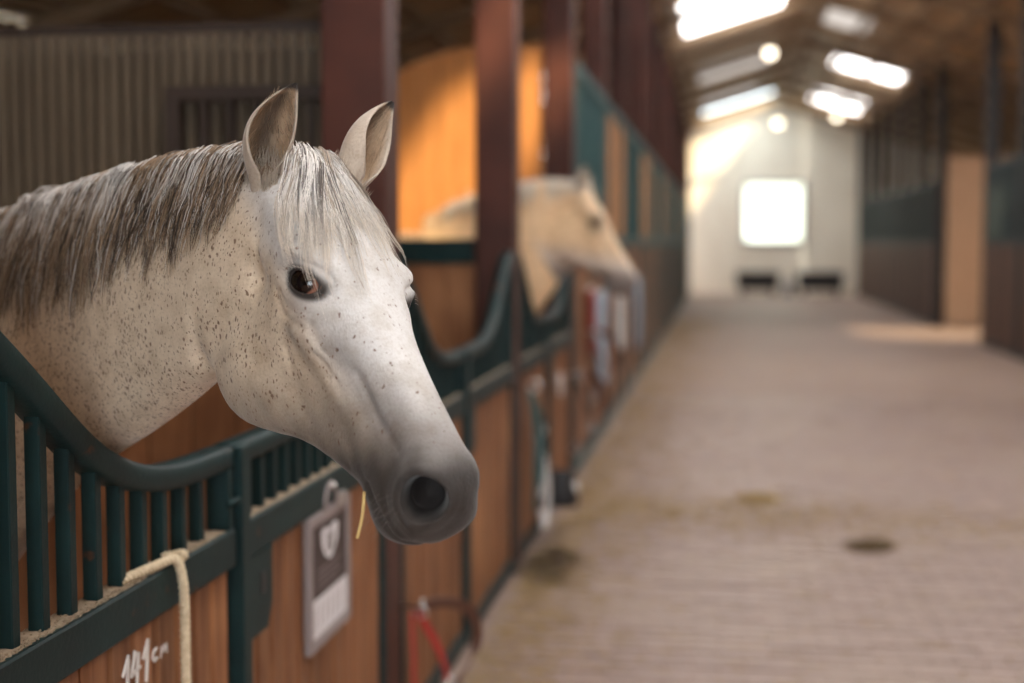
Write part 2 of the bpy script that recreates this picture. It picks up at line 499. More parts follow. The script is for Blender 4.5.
def dip_door(loc, label, cat, group=None, split=True):
    d = thing('stall_door', loc, label, cat, group)
    ya, yb = .012, 1.105
    o = rail_sweep(ya, yb).build('top_rail', M['teal'], d, True)
    MB().box(-.05, .006, ya, yb, ZR0, ZR1, .004).build('middle_rail', M['teal'], d)
    MB().box(-.05, .004, ya, yb, .025, .09, .004).build('bottom_rail', M['teal'], d)
    MB().box(-.048, .001, ya, ya+.04, .09, ZR0, .003).build('stile', M['teal'], d)
    MB().box(-.048, .001, ya, ya+.035, ZR1, zt(ya)-.04, .003).build('stile', M['teal'], d)
    MB().box(-.048, .001, yb-.03, yb, ZR1, zt(yb)-.03, .003).build('stile', M['teal'], d)
    bb = []
    y = .14
    while y < yb-.05:
        bb.append(y); y += .0925
    if split:
        for y in bb: bar(y).build('bar', M['teal'], d)
    else:
        mb = MB()
        for y in bb: q = bar(y); mb.add(q.v, q.f)
        tag(mb.build('bar_row', M['teal'], d), kind='stuff')
    boards(d, ya+.042, yb-.004, split=split)
    dust(d, ya+.04, yb-.035)
    return d
def dip_panel(loc, label, cat, group=None, split=True):
    d = thing('stall_gate', loc, label, cat, group)
    ya, yb = 1.125, BW-.012
    rail_sweep(ya, yb).build('top_rail', M['teal'], d, True)
    MB().box(-.055, .012, ya, ya+.055, .025, zt(ya)-.004, .004).build('post', M['teal'], d)
    MB().box(-.05, .006, ya+.055, yb, ZR0-.003, ZR1, .004).build('middle_rail', M['teal'], d)
    MB().box(-.05, .004, ya+.055, yb, .025, .09, .004).build('bottom_rail', M['teal'], d)
    MB().box(-.048, .001, yb-.035, yb, .09, ZR0-.003, .003).build('stile', M['teal'], d)
    MB().box(-.048, .001, yb-.035, yb, ZR1, zt(yb)-.04, .003).build('stile', M['teal'], d)
    # latch plate with cut corner and a dark key slot
    lp = MB(); a, b, z0, z1 = ya+.055, ya+.205, .765, ZR0-.003
    sec = [(a,z0),(b-.035,z0+.0),(b,z0+.05),(b,z1),(a,z1)]
    lp.loft([[(x, y, z) for (y, z) in sec] for x in (-.01, .008)])
    pl_ = lp.build('latch_plate', M['teal'], d); fix_normals(pl_.data)
    MB().box(.0, .0095, ya+.125, ya+.155, .845, .895, .002).build('key_slot', M['black'], pl_)
    MB().tube([(.004, ya-.06, 1.075), (.004, ya+.05, 1.075)], .007).build('bolt', M['teal'], d, True)
    bb = []
    y = ya+.13
    while y < yb-.06:
        bb.append(y); y += .0898
    if split:
        for y in bb: bar(y).build('bar', M['teal'], d)
    else:
        mb = MB()
        for y in bb: q = bar(y); mb.add(q.v, q.f)
        tag(mb.build('bar_row', M['teal'], d), kind='stuff')
    boards(d, ya+.057, yb-.037, split=split)
    dust(d, ya+.06, yb-.04)
    return d
def bay0(k): return LY[k]+COLW
d1 = dip_door((PX, bay0(0), 0), 'teal barred stall door with a dipped rail and a cream rope hung on it', 'stall door')
p1 = dip_panel((PX, bay0(0), 0), 'teal and brown stall panel with latch plate carrying the framed name plaque', 'stall panel')
d2 = dip_door((PX, bay0(1), 0), 'teal stall door with brown boards beside the red halter', 'stall door')
p2 = dip_panel((PX, bay0(1), 0), 'teal stall panel with rising rail between the red halter and the palomino', 'stall panel')
d3 = dip_door((PX, bay0(2), 0), 'teal stall door under the neck of the palomino horse', 'stall door')
p3 = dip_panel((PX, bay0(2), 0), 'stall panel beside the palomino horse with teal dipped rail', 'stall panel')

def tall_front(loc, label, group=None, rz=0, grille=True, tm='teal_dull', wm='wood'):
    d = thing('stall_screen', loc, label, 'stall front', group, rz)
    boards(d, .05, BW-.05, .085, 1.58, M[wm], False)
    MB().box(-.05, .01, .01, BW-.01, 1.58, 1.66, .004).build('middle_rail', M[tm], d)
    MB().box(-.05, .01, .01, BW-.01, 2.74, 2.82, .004).build('top_rail', M[tm], d)
    MB().box(-.05, .01, .01, BW-.01, .02, .09, .004).build('bottom_rail', M[tm], d)
    for y in (.01, BW/2-.025, BW-.06):
        MB().box(-.05, .008, y, y+.05, 1.66, 2.74, .003).build('stile', M[tm], d)
        MB().box(-.05, .008, y, y+.05, .09, 1.58, .003).build('stile', M[tm], d)
    if grille:
        mb = MB(); y = .1
        while y < BW-.08:
            mb.box(-.035, -.012, y-.012, y+.012, 1.66, 2.74); y += .075
        tag(mb.build('grille', M[tm], d), kind='stuff')
    else:
        boards(d, .06, BW-.06, 1.66, 2.74, M['wood_sunlit'], False)
    return d
ta = tb = None
for k in range(3, 16):
    g = (k % 2 == 1)
    src = ta if g else tb
    if src is None:
        o = tall_front((PX, bay0(k), 0), 'tall teal grille stall front beyond the palomino horse' if g else 'tall orange boarded stall front beyond the palomino horse', 'far stall fronts beyond the palomino', 0, g)
        if g: ta = o
        else: tb = o
    else:
        o = copy_tree(src); o.location = (PX, bay0(k), 0)
    o['label'] = {3: 'tall teal grille stall front hung with faded red and pale blue blankets', 4: 'tall orange boarded stall front with an off-white blanket hung on it',
        5: 'tall teal grille stall front with a single pale blue blanket hung on it'}.get(k, 'tall teal grille stall front down the row past the blankets' if g else 'tall orange boarded stall front down the row past the blankets')
tc = None
for k, y in list(enumerate(RYC[:-1])) + [(20, 17.72), (21, 15.04)]:
    if k == 1: continue
    lab = {0: 'dark stall front with grille just before the sunlit cross passage', 2: 'dark stall front with grille right after the sunlit cross passage'}.get(k, 'dark stall front with grille and boards opposite the horses')
    if tc is None:
        tc = o = tall_front((0,0,0), lab, 'stall fronts opposite the horses', math.pi, True, 'teal_shaded', 'wood_shaded')
    else: o = copy_tree(tc)
    o['label'] = lab
    o.location = (QX, y+COLW+BW, 0)

# ------------------------------------------------------------------ partitions between the stalls
SB = -4.4                                          # back of the stalls
def plank_partition(y, topf, label, x0=SB, x1=PX-COLW-.01, mt='wood', group=None, rail=None, z0=.02, bw=.14, thick=.04):
    d = thing('stall_partition', ((x0+x1)/2, y, 0), label, 'partition', group)
    n_ = round((x1-x0)/bw); w_ = (x1-x0)/n_; cx = (x0+x1)/2
    for i in range(n_):
        a = x0+i*w_+.0025; b = x0+(i+1)*w_-.0025
        mb = MB(); vs = []
        za, zb = topf(a), topf(b)
        for (x, z) in ((a, za), (b, zb)):
            for yy in (-thick/2, thick/2):
                vs += [(x-cx, yy, z0), (x-cx, yy, z)]
        mb.add(vs, [(0,4,5,1),(2,3,7,6),(0,1,3,2),(4,6,7,5),(1,5,7,3),(0,2,6,4)])
        o = mb.build('board', M[mt], d)
    if rail:
        MB().box(x0-cx, x1-cx, -.035, .035, rail[0], rail[1], .004).build('top_rail', M['teal'], d)
    return d
# next to the grey horse: boards below, corrugated sheet built as loose ribs behind, grille near the column
plank_partition(4.16, lambda x: 1.42, 'brown boarded stall wall behind the jaw of the grey horse')
d = thing('corrugated_wall', (-2.8, 4.30, 0), 'tall beige corrugated wall with narrow upright ribs behind the grey horse', 'wall')
sw = MB().box(-.0135, .0135, -.03, .0, .02, 2.25, .002).mesh('wall_rib', M['sheet'])
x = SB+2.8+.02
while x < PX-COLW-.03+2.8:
    o = bpy.data.objects.new('wall_rib', sw); o.location = (x, random.uniform(-.001,.001), 0); link(o, d); x += .0415
MB().box(SB+2.8, PX-COLW-.01+2.8, .012, .05, .02, 2.2).build('backing', M['dark_steel'], d)  # dark sheet added as the shade between the ribs
MB().box(SB+2.8, PX-COLW-.01+2.8, -.01, .03, 2.245, 2.285, .004).build('top_beam', M['dark_steel'], d)
d = thing('bar_grille', (-1.43, 4.225, 1.42), 'dark barred grille in front of the corrugated wall beside the column', 'grille')
x0, x1 = -1.70+1.43, -1.185+1.43
MB().box(x0, x0+.045, -.02, .02, 0, .66, .003).build('frame_post', M['dark_steel'], d)
MB().box(x0+.045, x1, -.02, .02, .615, .66, .003).build('top_rail', M['dark_steel'], d)
for i in range(5):
    x = x0+.045+.085*(i+.9)
    MB().box(x-.011, x+.011, -.011, .011, 0, .615, .002).build('bar', M['dark_steel'], d)
# bay 2/3
plank_partition(6.8, lambda x: 1.5, 'low boarded stall wall with teal top rail in front of the palomino', rail=(1.50, 1.62))
def arch(x):
    t = (x+1.55)/1.2
    return 2.9 if t > 0 else max(1.7, 2.9-1.15*(1-math.sqrt(max(0, 1-t*t))) if t > -1 else 1.7)
plank_partition(9.42, arch, 'sunlit orange boarded stall wall with a curved top behind the palomino', mt='wood_sunlit')
for k in range(4, 16):
    plank_partition(LY[k]+.09, lambda x: 2.2, 'boarded stall wall farther down the row beyond the palomino', group='far stall walls', bw=.4)
MB_ = MB().box(SB-.05, SB, YB+6, YF-.2, .0, 2.3)
o = MB_.build('trim_1', M['outer']); tag(o, kind='structure')
# wall of the cross passage opposite, lit by the sun
plank_partition(28.33, lambda x: 3.25, 'sunlit orange boarded wall of the cross passage', QX+COLW+.02, XR-.15, 'wood_sunlit_pale', bw=.16)
plank_partition(22.9, lambda x: 1.6, 'low boarded wall on the near side of the cross passage', QX+COLW+.02, XR-.15, 'wood', bw=.3)

# ------------------------------------------------------------------ things by the far wall
for (xa, xb, lab) in ((.42,1.76,'long black trough at the far wall under the window'),(2.26,3.68,'long black trough at the far wall beside the pale bucket')):
    d = thing('feed_trough', ((xa+xb)/2, 44.3, 0), lab, 'trough')
    w_ = (xb-xa)/2
    mb = MB(); 
    def rr(a, b, z): return [(-a,-b,z),(a,-b,z),(a,b,z),(-a,b,z)]
    mb.loft([rr(w_-.08,.2,.17), rr(w_,.28,.72), rr(w_-.04,.24,.72), rr(w_-.12,.16,.22)])
    mb.build('tub', M['black_soft'], d)
    for sx in (-1, 1):
        MB().box(sx*(w_-.2)-.05, sx*(w_-.2)+.05, -.2, .2, .005, .18, .004).build('foot', M['black'], d)
d = thing('bucket', (2.01, 44.2, 0), 'pale bucket between the two black troughs', 'bucket')
mb = MB(); mb.loft([[(r*math.cos(a), r*math.sin(a), z) for a in np.linspace(0, 2*math.pi, 20, endpoint=False)] for (r, z) in ((.13,.006),(.18,.42),(.19,.42),(.19,.45),(.165,.45),(.12,.03))])
mb.build('pail', M['blue_cloth'], d, True)
MB().tube([(.18*math.cos(a), .0, .43+.16*math.sin(a)) for a in np.linspace(0, math.pi, 13)], .006).build('handle', M['metal'], d, True)
for (px_, py_, dep, lab) in ((770,53,29.0,'round glowing lamp hung under the roof ridge'),(778,123,41.5,'round lamp hung in front of the far wall under the gable'),(837,116,39.0,'round lamp hung below the far roof skylight')):
    p = at(px_, py_, dep)
    zt_ = roofz(p[0])-.02
    d = thing('pendant_lamp', tuple(p), lab, 'lamp')
    MB().sphere((0,0,0), .10).build('globe', M['lamp'], d, True)
    mb = MB(); mb.loft([[(r*math.cos(a), r*math.sin(a), z) for a in np.linspace(0, 2*math.pi, 16, endpoint=False)] for (r, z) in ((.12,.06),(.05,.13),(.02,.16))]); mb.build('cap', M['dark_steel'], d, True)
    MB().tube([(0,0,.15),(0,0,zt_-p[2])], .008, 6).build('cord', M['black'], d)

# ------------------------------------------------------------------ horses
def smooth01(a, b, x):
    t = np.clip((x-a)/(b-a), 0, 1); return t*t*(3-2*t)
HS = {  # s: T, (r,u) p1..p5, B     (head length = 1)
 -.06:(-.020,(.05,-.035),(.085,-.09),(.09,-.16),(.08,-.21),(.05,-.25),-.26),
 .00:(.028,(.062,.012),(.108,-.05),(.112,-.15),(.10,-.23),(.062,-.295),-.305),
 .08:(.038,(.080,.022),(.138,-.045),(.122,-.16),(.112,-.29),(.076,-.385),-.39),
 .16:(.040,(.102,.022),(.160,-.040),(.128,-.16),(.118,-.33),(.086,-.445),-.445),
 .25:(.038,(.118,.016),(.174,-.042),(.142,-.15),(.120,-.345),(.086,-.490),-.485),
 .33:(.032,(.120,.006),(.176,-.050),(.150,-.15),(.115,-.350),(.078,-.500),-.50),
 .42:(.016,(.098,-.008),(.150,-.066),(.144,-.148),(.100,-.325),(.064,-.465),-.468),
 .50:(.002,(.076,-.018),(.112,-.076),(.116,-.145),(.086,-.285),(.052,-.400),-.408),
 .60:(-.006,(.060,-.024),(.084,-.076),(.090,-.15),(.070,-.25),(.044,-.336),-.346),
 .70:(-.011,(.053,-.028),(.071,-.078),(.078,-.15),(.064,-.228),(.042,-.292),-.302),
 .80:(-.014,(.050,-.030),(.070,-.078),(.080,-.15),(.072,-.218),(.046,-.266),-.274),
 .87:(-.020,(.053,-.038),(.078,-.083),(.087,-.15),(.076,-.22),(.05,-.268),-.281),
 .92:(-.034,(.055,-.052),(.082,-.095),(.087,-.15),(.071,-.212),(.046,-.260),-.273),
 .955:(-.054,(.054,-.072),(.078,-.11),(.082,-.155),(.067,-.205),(.040,-.238),-.248),
 .985:(-.090,(.042,-.102),(.060,-.13),(.063,-.16),(.052,-.19),(.028,-.198),-.204)}
def head_rings():
    ks = sorted(HS); rows = []
    for k in ks:
        T, p1, p2, p3, p4, p5, B = HS[k]
        rows.append([0, T, *p1, *p2, *p3, *p4, *p5, 0, B])
    ss = np.concatenate([np.linspace(-.06,.89,70), np.linspace(.895,.985,18)])
    A = cubic(ks, np.array(rows), ss)
    rings = []
    for s, a in zip(ss, A):
        right = a.reshape(7,2)
        ctrl = np.vstack([right, (right*[-1,1])[5:0:-1]])
        n_ = len(ctrl); pts = []
        for i in range(n_):
            p0, p1, p2, p3 = ctrl[i-1], ctrl[i], ctrl[(i+1)%n_], ctrl[(i+2)%n_]
            for t in np.arange(6)/6:
                pts.append(.5*((2*p1)+(p2-p0)*t+(2*p0-5*p1+4*p2-p3)*t*t+(3*p1-p0-3*p2+p3)*t**3))
        rings.append(np.array([(s, q[1], q[0]) for q in pts]))
    return rings
def superring(c, up, side, a, b, n_=40, top=.75):
    out = []
    for k in range(n_):
        q = 2*math.pi*k/n_
        cs, sn = math.cos(q), math.sin(q)
        wb = b*(1 - (1-top)*max(0, cs)**1.5)
        out.append(c + up*a*cs + side*wb*sn)
    return out
def remesh(mb, voxel):
    me = mb.mesh('tmp'); fix_normals(me)
    o = bpy.data.objects.new('tmp', me); COL.objects.link(o)
    md = o.modifiers.new('r', 'REMESH'); md.mode = 'VOXEL'; md.voxel_size = voxel
    dg = bpy.context.evaluated_depsgraph_get()
    ev = o.evaluated_get(dg)
    out = bpy.data.meshes.new_from_object(ev)
    bpy.data.objects.remove(o); bpy.data.meshes.remove(me)
    return out
def laplace(V, E, it, w=None, lam=.6, mu=None):
    n_ = len(V); deg = np.bincount(E.ravel(), minlength=n_).astype(float)[:,None]
    for i in range(it):
        S = np.zeros_like(V)
        for k in range(3):
            S[:,k] = np.bincount(E[:,0], weights=V[E[:,1],k], minlength=n_)+np.bincount(E[:,1], weights=V[E[:,0],k], minlength=n_)
        dV = S/np.maximum(deg,1)-V
        l = lam if (mu is None or i % 2 == 0) else mu
        V = V + dV*l*(1 if w is None else w[:,None])
    return V
def get_ve(me):
    V = np.empty(len(me.vertices)*3); me.vertices.foreach_get('co', V)
    E_ = np.empty(len(me.edges)*2, int); me.edges.foreach_get('vertices', E_)
    return V.reshape(-1,3), E_.reshape(-1,2)
def get_n(me):
    N_ = np.empty(len(me.vertices)*3); me.vertices.foreach_get('normal', N_); return N_.reshape(-1,3)
def set_v(me, V):
    me.vertices.foreach_set('co', V.ravel()); me.update()

def strands(name, paths, r0, cols, matname, parent, nseg=3, loc=(0,0,0), taper=.25):
    """paths (S,P,3) -> thin three-sided tubes with a colour attribute"""
    P = np.asarray(paths); S, Q, _ = P.shape
    T = np.gradient(P, axis=1); T /= np.linalg.norm(T, axis=2, keepdims=True)+1e-9
    ref = np.array([.3,.5,.8]); A = np.cross(T, ref); A /= np.linalg.norm(A, axis=2, keepdims=True)+1e-9
    B = np.cross(T, A)
    rad = (np.asarray(r0).reshape(-1,1)*np.ones((S,1)))*(1-(1-taper)*np.linspace(0,1,Q)**2)[None,:]
    ring = []
    for k in range(nseg):
        q = 2*math.pi*k/nseg
        ring.append(P + (A*math.cos(q)+B*math.sin(q))*rad[:,:,None])
    V = np.stack(ring, 2).reshape(-1,3) - np.asarray(loc)
    idx = np.arange(S*Q*nseg).reshape(S,Q,nseg)
    F_ = []
    for k in range(nseg):
        j = (k+1) % nseg
        F_.append(np.stack([idx[:,:-1,k], idx[:,:-1,j], idx[:,1:,j], idx[:,1:,k]], -1).reshape(-1,4))
    F_ = np.concatenate(F_)
    me = bpy.data.meshes.new(name)
    me.vertices.add(len(V)); me.vertices.foreach_set('co', V.ravel())
    me.loops.add(F_.size); me.polygons.add(len(F_))
    me.loops.foreach_set('vertex_index', F_.ravel())
    me.polygons.foreach_set('loop_start', np.arange(0, F_.size, 4)); 
    me.polygons.foreach_set('use_smooth', np.ones(len(F_), bool))
    me.update(calc_edges=True)
    c = np.asarray(cols)                               # (S,Q,3) or (S,3)
    if c.ndim == 2: c = np.repeat(c[:,None,:], Q, 1)
    cc = np.repeat(c[:,:,None,:], nseg, 2).reshape(-1,3)
    at_ = me.color_attributes.new('tint', 'FLOAT_COLOR', 'POINT')
    at_.data.foreach_set('color', np.concatenate([cc, np.ones((len(cc),1))], 1).ravel())
    me.materials.append(M[matname])
    o = bpy.data.objects.new(name, me); link(o, parent)
    return o
def attr_mat(name, rough=.5, spec=.3, sheen=0):
    m = bpy.data.materials.new(name); m.use_nodes = True
    b = m.node_tree.nodes['Principled BSDF']; a = m.node_tree.nodes.new('ShaderNodeAttribute'); a.attribute_name = 'tint'
    m.node_tree.links.new(a.outputs['Color'], b.inputs['Base Color'])
    b.inputs['Roughness'].default_value = rough; b.inputs['Specular IOR Level'].default_value = spec
    return m
M['hair'] = attr_mat('horse_hair', .45, .4)
M['eye'] = attr_mat('wet_eye', .06, .6)

def coat_mat(name, base, base2, dark, spots):
    m = bpy.data.materials.new(name); m.use_nodes = True
    nt = m.node_tree; N = nt.nodes; L = nt.links; b = N['Principled BSDF']
    geo = N.new('ShaderNodeTexCoord')
    a = N.new('ShaderNodeAttribute'); a.attribute_name = 'tint'
    sep = N.new('ShaderNodeAttribute'); sep.attribute_name = 'speck'
    def mixc(fac, A, B, blend='MIX'):
        x = N.new('ShaderNodeMix'); x.data_type = 'RGBA'; x.blend_type = blend
        if isinstance(fac, float): x.inputs[0].default_value = fac
        else: L.new(fac, x.inputs[0])
        for i, v in ((6, A), (7, B)):
            if isinstance(v, tuple): x.inputs[i].default_value = (*v, 1)
            else: L.new(v, x.inputs[i])
        return x.outputs[2]
    def math_(op, a_, b_):
        x = N.new('ShaderNodeMath'); x.operation = op
        for i, v in ((0, a_), (1, b_)):
            if isinstance(v, (int, float)): x.inputs[i].default_value = v
            else: L.new(v, x.inputs[i])
        return x.outputs[0]
    def rng_(v, lo, hi):
        x = N.new('ShaderNodeMapRange'); x.inputs[1].default_value = lo; x.inputs[2].default_value = hi
        L.new(v, x.inputs[0]); return x.outputs[0]
    def noise(scale, det=4):
        x = N.new('ShaderNodeTexNoise'); x.inputs['Scale'].default_value = scale; x.inputs['Detail'].default_value = det
        L.new(geo.outputs['Object'], x.inputs[0]); return x.outputs[0]
    c = a.outputs['Color']
    # soft mottling of the coat
    c = mixc(rng_(noise(26), .42, .72), c, mixc(1.0, c, (.80,.765,.72), 'MULTIPLY'))
    c = mixc(rng_(noise(240, 2), .45, .75), c, mixc(1.0, c, (.86,.84,.82), 'MULTIPLY'))
    if spots:
        for sc_, th, col in ((160, .34, (.15,.08,.048)), (115, .27, (.13,.068,.04)), (250, .36, (.2,.115,.075))):
            mp = N.new('ShaderNodeMapping'); mp.inputs['Rotation'].default_value = (.2,.5,.3); mp.inputs['Scale'].default_value = (1.0,1.0,.6)
            wob = N.new('ShaderNodeTexNoise'); wob.inputs['Scale'].default_value = 60
            L.new(geo.outputs['Object'], wob.inputs[0])
            va = N.new('ShaderNodeVectorMath'); va.operation = 'MULTIPLY_ADD'; va.inputs[1].default_value = (.012,.012,.012)
            L.new(wob.outputs['Color'], va.inputs[0]); L.new(geo.outputs['Object'], va.inputs[2])
            L.new(va.outputs[0], mp.inputs[0])
            vo = N.new('ShaderNodeTexVoronoi'); vo.inputs['Scale'].default_value = sc_; L.new(mp.outputs[0], vo.inputs[0])
            hsv = N.new('ShaderNodeSeparateColor'); L.new(vo.outputs['Color'], hsv.inputs[0])
            # only some cells carry a spot, more where 'speck' is high
            keep = math_('LESS_THAN', hsv.outputs[0], math_('MULTIPLY', sep.outputs['Fac'], .62))
            size = math_('MULTIPLY', math_('ADD', math_('MULTIPLY', hsv.outputs[1], .75), .3), th)
            d = math_('DIVIDE', vo.outputs['Distance'], size)
            mask = math_('MULTIPLY', math_('SUBTRACT', 1.0, rng_(d, .75, 1.35)), keep)
            c = mixc(math_('MULTIPLY', mask, .8), c, col)
    L.new(c, b.inputs['Base Color'])
    b.inputs['Roughness'].default_value = .62
    b.inputs['Specular IOR Level'].default_value = .25
    b.inputs['Sheen Weight'].default_value = .25
    b.inputs['Sheen Roughness'].default_value = .4
    bp = N.new('ShaderNodeBump'); bp.inputs['Strength'].default_value = .35; bp.inputs['Distance'].default_value = .0025
    mp2 = N.new('ShaderNodeMapping'); mp2.inputs['Scale'].default_value = (1,1,.35)
    nb = N.new('ShaderNodeTexNoise'); nb.inputs['Scale'].default_value = 420; nb.inputs['Detail'].default_value = 3
    L.new(geo.outputs['Object'], mp2.inputs[0]); L.new(mp2.outputs[0], nb.inputs[0])
    L.new(nb.outputs[0], bp.inputs['Height']); L.new(bp.outputs[0], b.inputs['Normal'])
    return m

def make_horse(cfg):
    O, L_ = cfg['poll'], cfg['L']
    Fh, Uh, Rh = cfg['axes']
    H = np.stack([Fh, Uh, Rh], 1)                    # head frame -> world
    def hw(q): return O + (np.asarray(q, float)*L_) @ H.T
    mb = MB()
    mb.loft([hw(r) for r in head_rings()])
    # round cheek (mandible and masseter)
    for (c, rad) in (((.295,-.335,0),(.180,.180,.128)), ((.37,-.31,0),(.17,.165,.115)), ((.2,-.22,0),(.12,.14,.12))):
        m2 = MB(); m2.sphere((0,0,0), 1, 28, 18)
        pts = np.array(m2.v); pts = np.sign(pts)*np.abs(pts)
        mb.add(hw(np.array(c)+pts*np.array(rad)), m2.f)
    # brow and orbit
    for sg in (1, -1):
        for (c, rad) in (((.325,-.034,sg*.130),(.075,.042,.050)), ((.215,-.105,sg*.118),(.055,.04,.035)), ((.45,-.130,sg*.112),(.09,.03,.030)), ((.885,-.080,sg*.050),(.070,.048,.038))):
            m2 = MB(); m2.sphere((0,0,0), 1, 20, 12)
            mb.add(hw(np.array(c)+np.array(m2.v)*np.array(rad)), m2.f)
    # neck
    st = cfg['neck']; rings = []
    cr = np.array([s[0] for s in st]); un = np.array([s[1] for s in st]); bb = np.array([s[2] for s in st])
    tk = np.arange(len(st)); tt = np.linspace(0, len(st)-1, 60)
    cr2, un2, bb2 = cubic(tk, cr, tt), cubic(tk, un, tt), cubic(tk, bb, tt)
    cen = (cr2+un2)/2; tan = np.gradient(cen, axis=0); tan /= np.linalg.norm(tan, axis=1, keepdims=True)
    sides = []
    for i in range(60):
        v = cr2[i]-un2[i]; a = np.linalg.norm(v)/2; up = v/(2*a)
        side = np.cross(tan[i], up); side /= np.linalg.norm(side)
        if side @ Rh < 0: side = -side
        sides.append(side)
        rings.append(superring(cen[i], up, side, a, bb2[i], 40, .62))
    mb.loft(rings)
    sides = np.array(sides)
    # trunk
    C0, ax, k = cfg['chest'], cfg['axis'], cfg['k']
    ax = ax/np.linalg.norm(ax); lat = np.cross(ax, [0,0,1.0]); Z = np.array([0,0,1.0])
    TS = np.array([(0,1.02,.16,.10),(.06,1.01,.26,.17),(.2,1.0,.36,.225),(.42,1.03,.40,.245),(.75,1.0,.365,.285),(1.05,1.03,.355,.275),(1.28,1.08,.315,.26),(1.42,1.07,.24,.2),(1.50,1.05,.12,.11)])
    dd = np.linspace(0, 1.5, 50); ts = cubic(TS[:,0], TS[:,1:], dd)
    mb.loft([superring(C0+ax*d_*k+Z*(t[0]*k+cfg['dz']), Z, lat, t[1]*k, t[2]*k, 40, .8) for d_, t in zip(dd, ts)])
    FL = [(1.02,.115,.02),(.85,.105,.0),(.74,.08,-.01),(.6,.058,-.01),(.48,.05,-.02),(.43,.051,-.025),(.37,.036,-.01),(.24,.033,-.005),(.185,.043,-.0),(.14,.038,-.02),(.085,.04,-.045),(.06,.052,-.055),(.0,.063,-.065)]
    BL = [(1.08,.17,.0),(.9,.155,-.05),(.75,.115,-.06),(.62,.075,.01),(.53,.055,.075),(.48,.052,.09),(.4,.042,.08),(.24,.036,.06),(.185,.046,.05),(.14,.04,.03),(.085,.042,.0),(.06,.053,-.01),(.0,.064,-.02)]
    for (LG, d_, lt) in ((FL,.25,.13),(BL,1.27,.14)):
        for sg in (1,-1):
            rr = []
            for (z, r, off) in LG:
                c = C0 + ax*(d_+off)*k + lat*sg*lt*k*(1 if z < .9 else .8); c = np.array([c[0], c[1], max(z*k+(cfg['dz'] if z > .3 else cfg['dz']*z/.3), .006)])
                rr.append([c + ax*r*k*math.cos(q)*1.05 + lat*r*k*math.sin(q)*.92 for q in np.linspace(0, 2*math.pi, 20, endpoint=False)])
            mb.loft(rr)
    me = remesh(mb, cfg['voxel'])
    V, E_ = get_ve(me)
    # smoothing, a little stronger on the neck and body than on the head
    q = (V-O) @ H / L_
    wh = 1-smooth01(-.05, .1, q[:,0])*(np.abs(q[:,2]) < .3)*(q[:,1] < .2)
    V = laplace(V, E_, cfg.get('sm', 14), np.clip(.55+.45*wh, 0, 1), .6)
    set_v(me, V)
    if cfg['fine']:
        for lev in range(2):
            V, E_ = get_ve(me); q = (V-O) @ H / L_
            if lev == 0:
                sel = (q[:,0] > -.02) & (q[:,0] < 1.1) & (np.abs(q[:,2]) < .3) & (q[:,1] < .1) & (q[:,1] > -.55)
            else:
                near = lambda c, r: np.minimum(np.linalg.norm(q-np.array(c), axis=1), np.linalg.norm(q-np.array(c)*[1,1,-1], axis=1)) < r
                sel = near((.372,-.07,.16), .095) | near((.92,-.1,.09), .10) | ((q[:,0] > .78) & (q[:,1] < -.14)& (q[:,1] > -.3)&(np.abs(q[:,2]) < .2)&(q[:,0]<1.1))
            bm = bmesh.new(); bm.from_mesh(me); bm.verts.ensure_lookup_table()
            fs = [f for f in bm.faces if all(sel[v.index] for v in f.verts)]
            ed = list({e for f in fs for e in f.edges})
            bmesh.ops.subdivide_edges(bm, edges=ed, cuts=1, use_grid_fill=True)
            bm.to_mesh(me); bm.free(); me.update()
            V, E_ = get_ve(me); q = (V-O) @ H / L_
            w_ = ((q[:,0] > -.04) & (q[:,0] < 1.1) & (np.abs(q[:,2]) < .3) & (q[:,1] < .12) & (q[:,1] > -.55)).astype(float)
            V = laplace(V, E_, 4, w_, .5); set_v(me, V)
    # ---- sculpt in head coordinates
    V, E_ = get_ve(me); q = (V-O) @ H / L_
    nq = get_n(me) @ H
    sg = np.where(q[:,2] >= 0, 1.0, -1.0); qa = q*np.stack([np.ones(len(q)), np.ones(len(q)), sg], 1); na = nq*np.stack([np.ones(len(q)), np.ones(len(q)), sg], 1)
    def gauss(c, rad): 
        return np.exp(-(((qa-np.array(c))/np.array(rad))**2).sum(1))
    def polyd(pts):
        best = np.full(len(qa), 9.0)
        for a, b in zip(pts[:-1], pts[1:]):
            a = np.array(a); b = np.array(b); ab = b-a
            t = np.clip(((qa-a)@ab)/(ab@ab), 0, 1)
            best = np.minimum(best, np.linalg.norm(qa-(a+t[:,None]*ab), axis=1))
        return best
    D_ = np.zeros(len(q))
    D_ -= .014*gauss((.262,-.008,.135), (.038,.035,.05))          # hollow above the eye
    D_ += .012*gauss((.215,-.115,.14), (.04,.035,.08))            # knob behind the eye
    D_ -= .018*gauss((.225,-.185,.14), (.05,.035,.08))
    D_ -= .012*gauss((.58,-.115,.10), (.10,.035,.06))             # flat of the nose side
    D_ -= .012*gauss((.53,-.285,.10), (.06,.06,.06))              # front of the masseter
    D_ -= .010*gauss((.70,-.13,.09), (.09,.03,.06))
    D_ += .009*np.exp(-(polyd([(.43,-.160,.15),(.53,-.178,.125),(.62,-.185,.10)])/.015)**2)   # facial crest
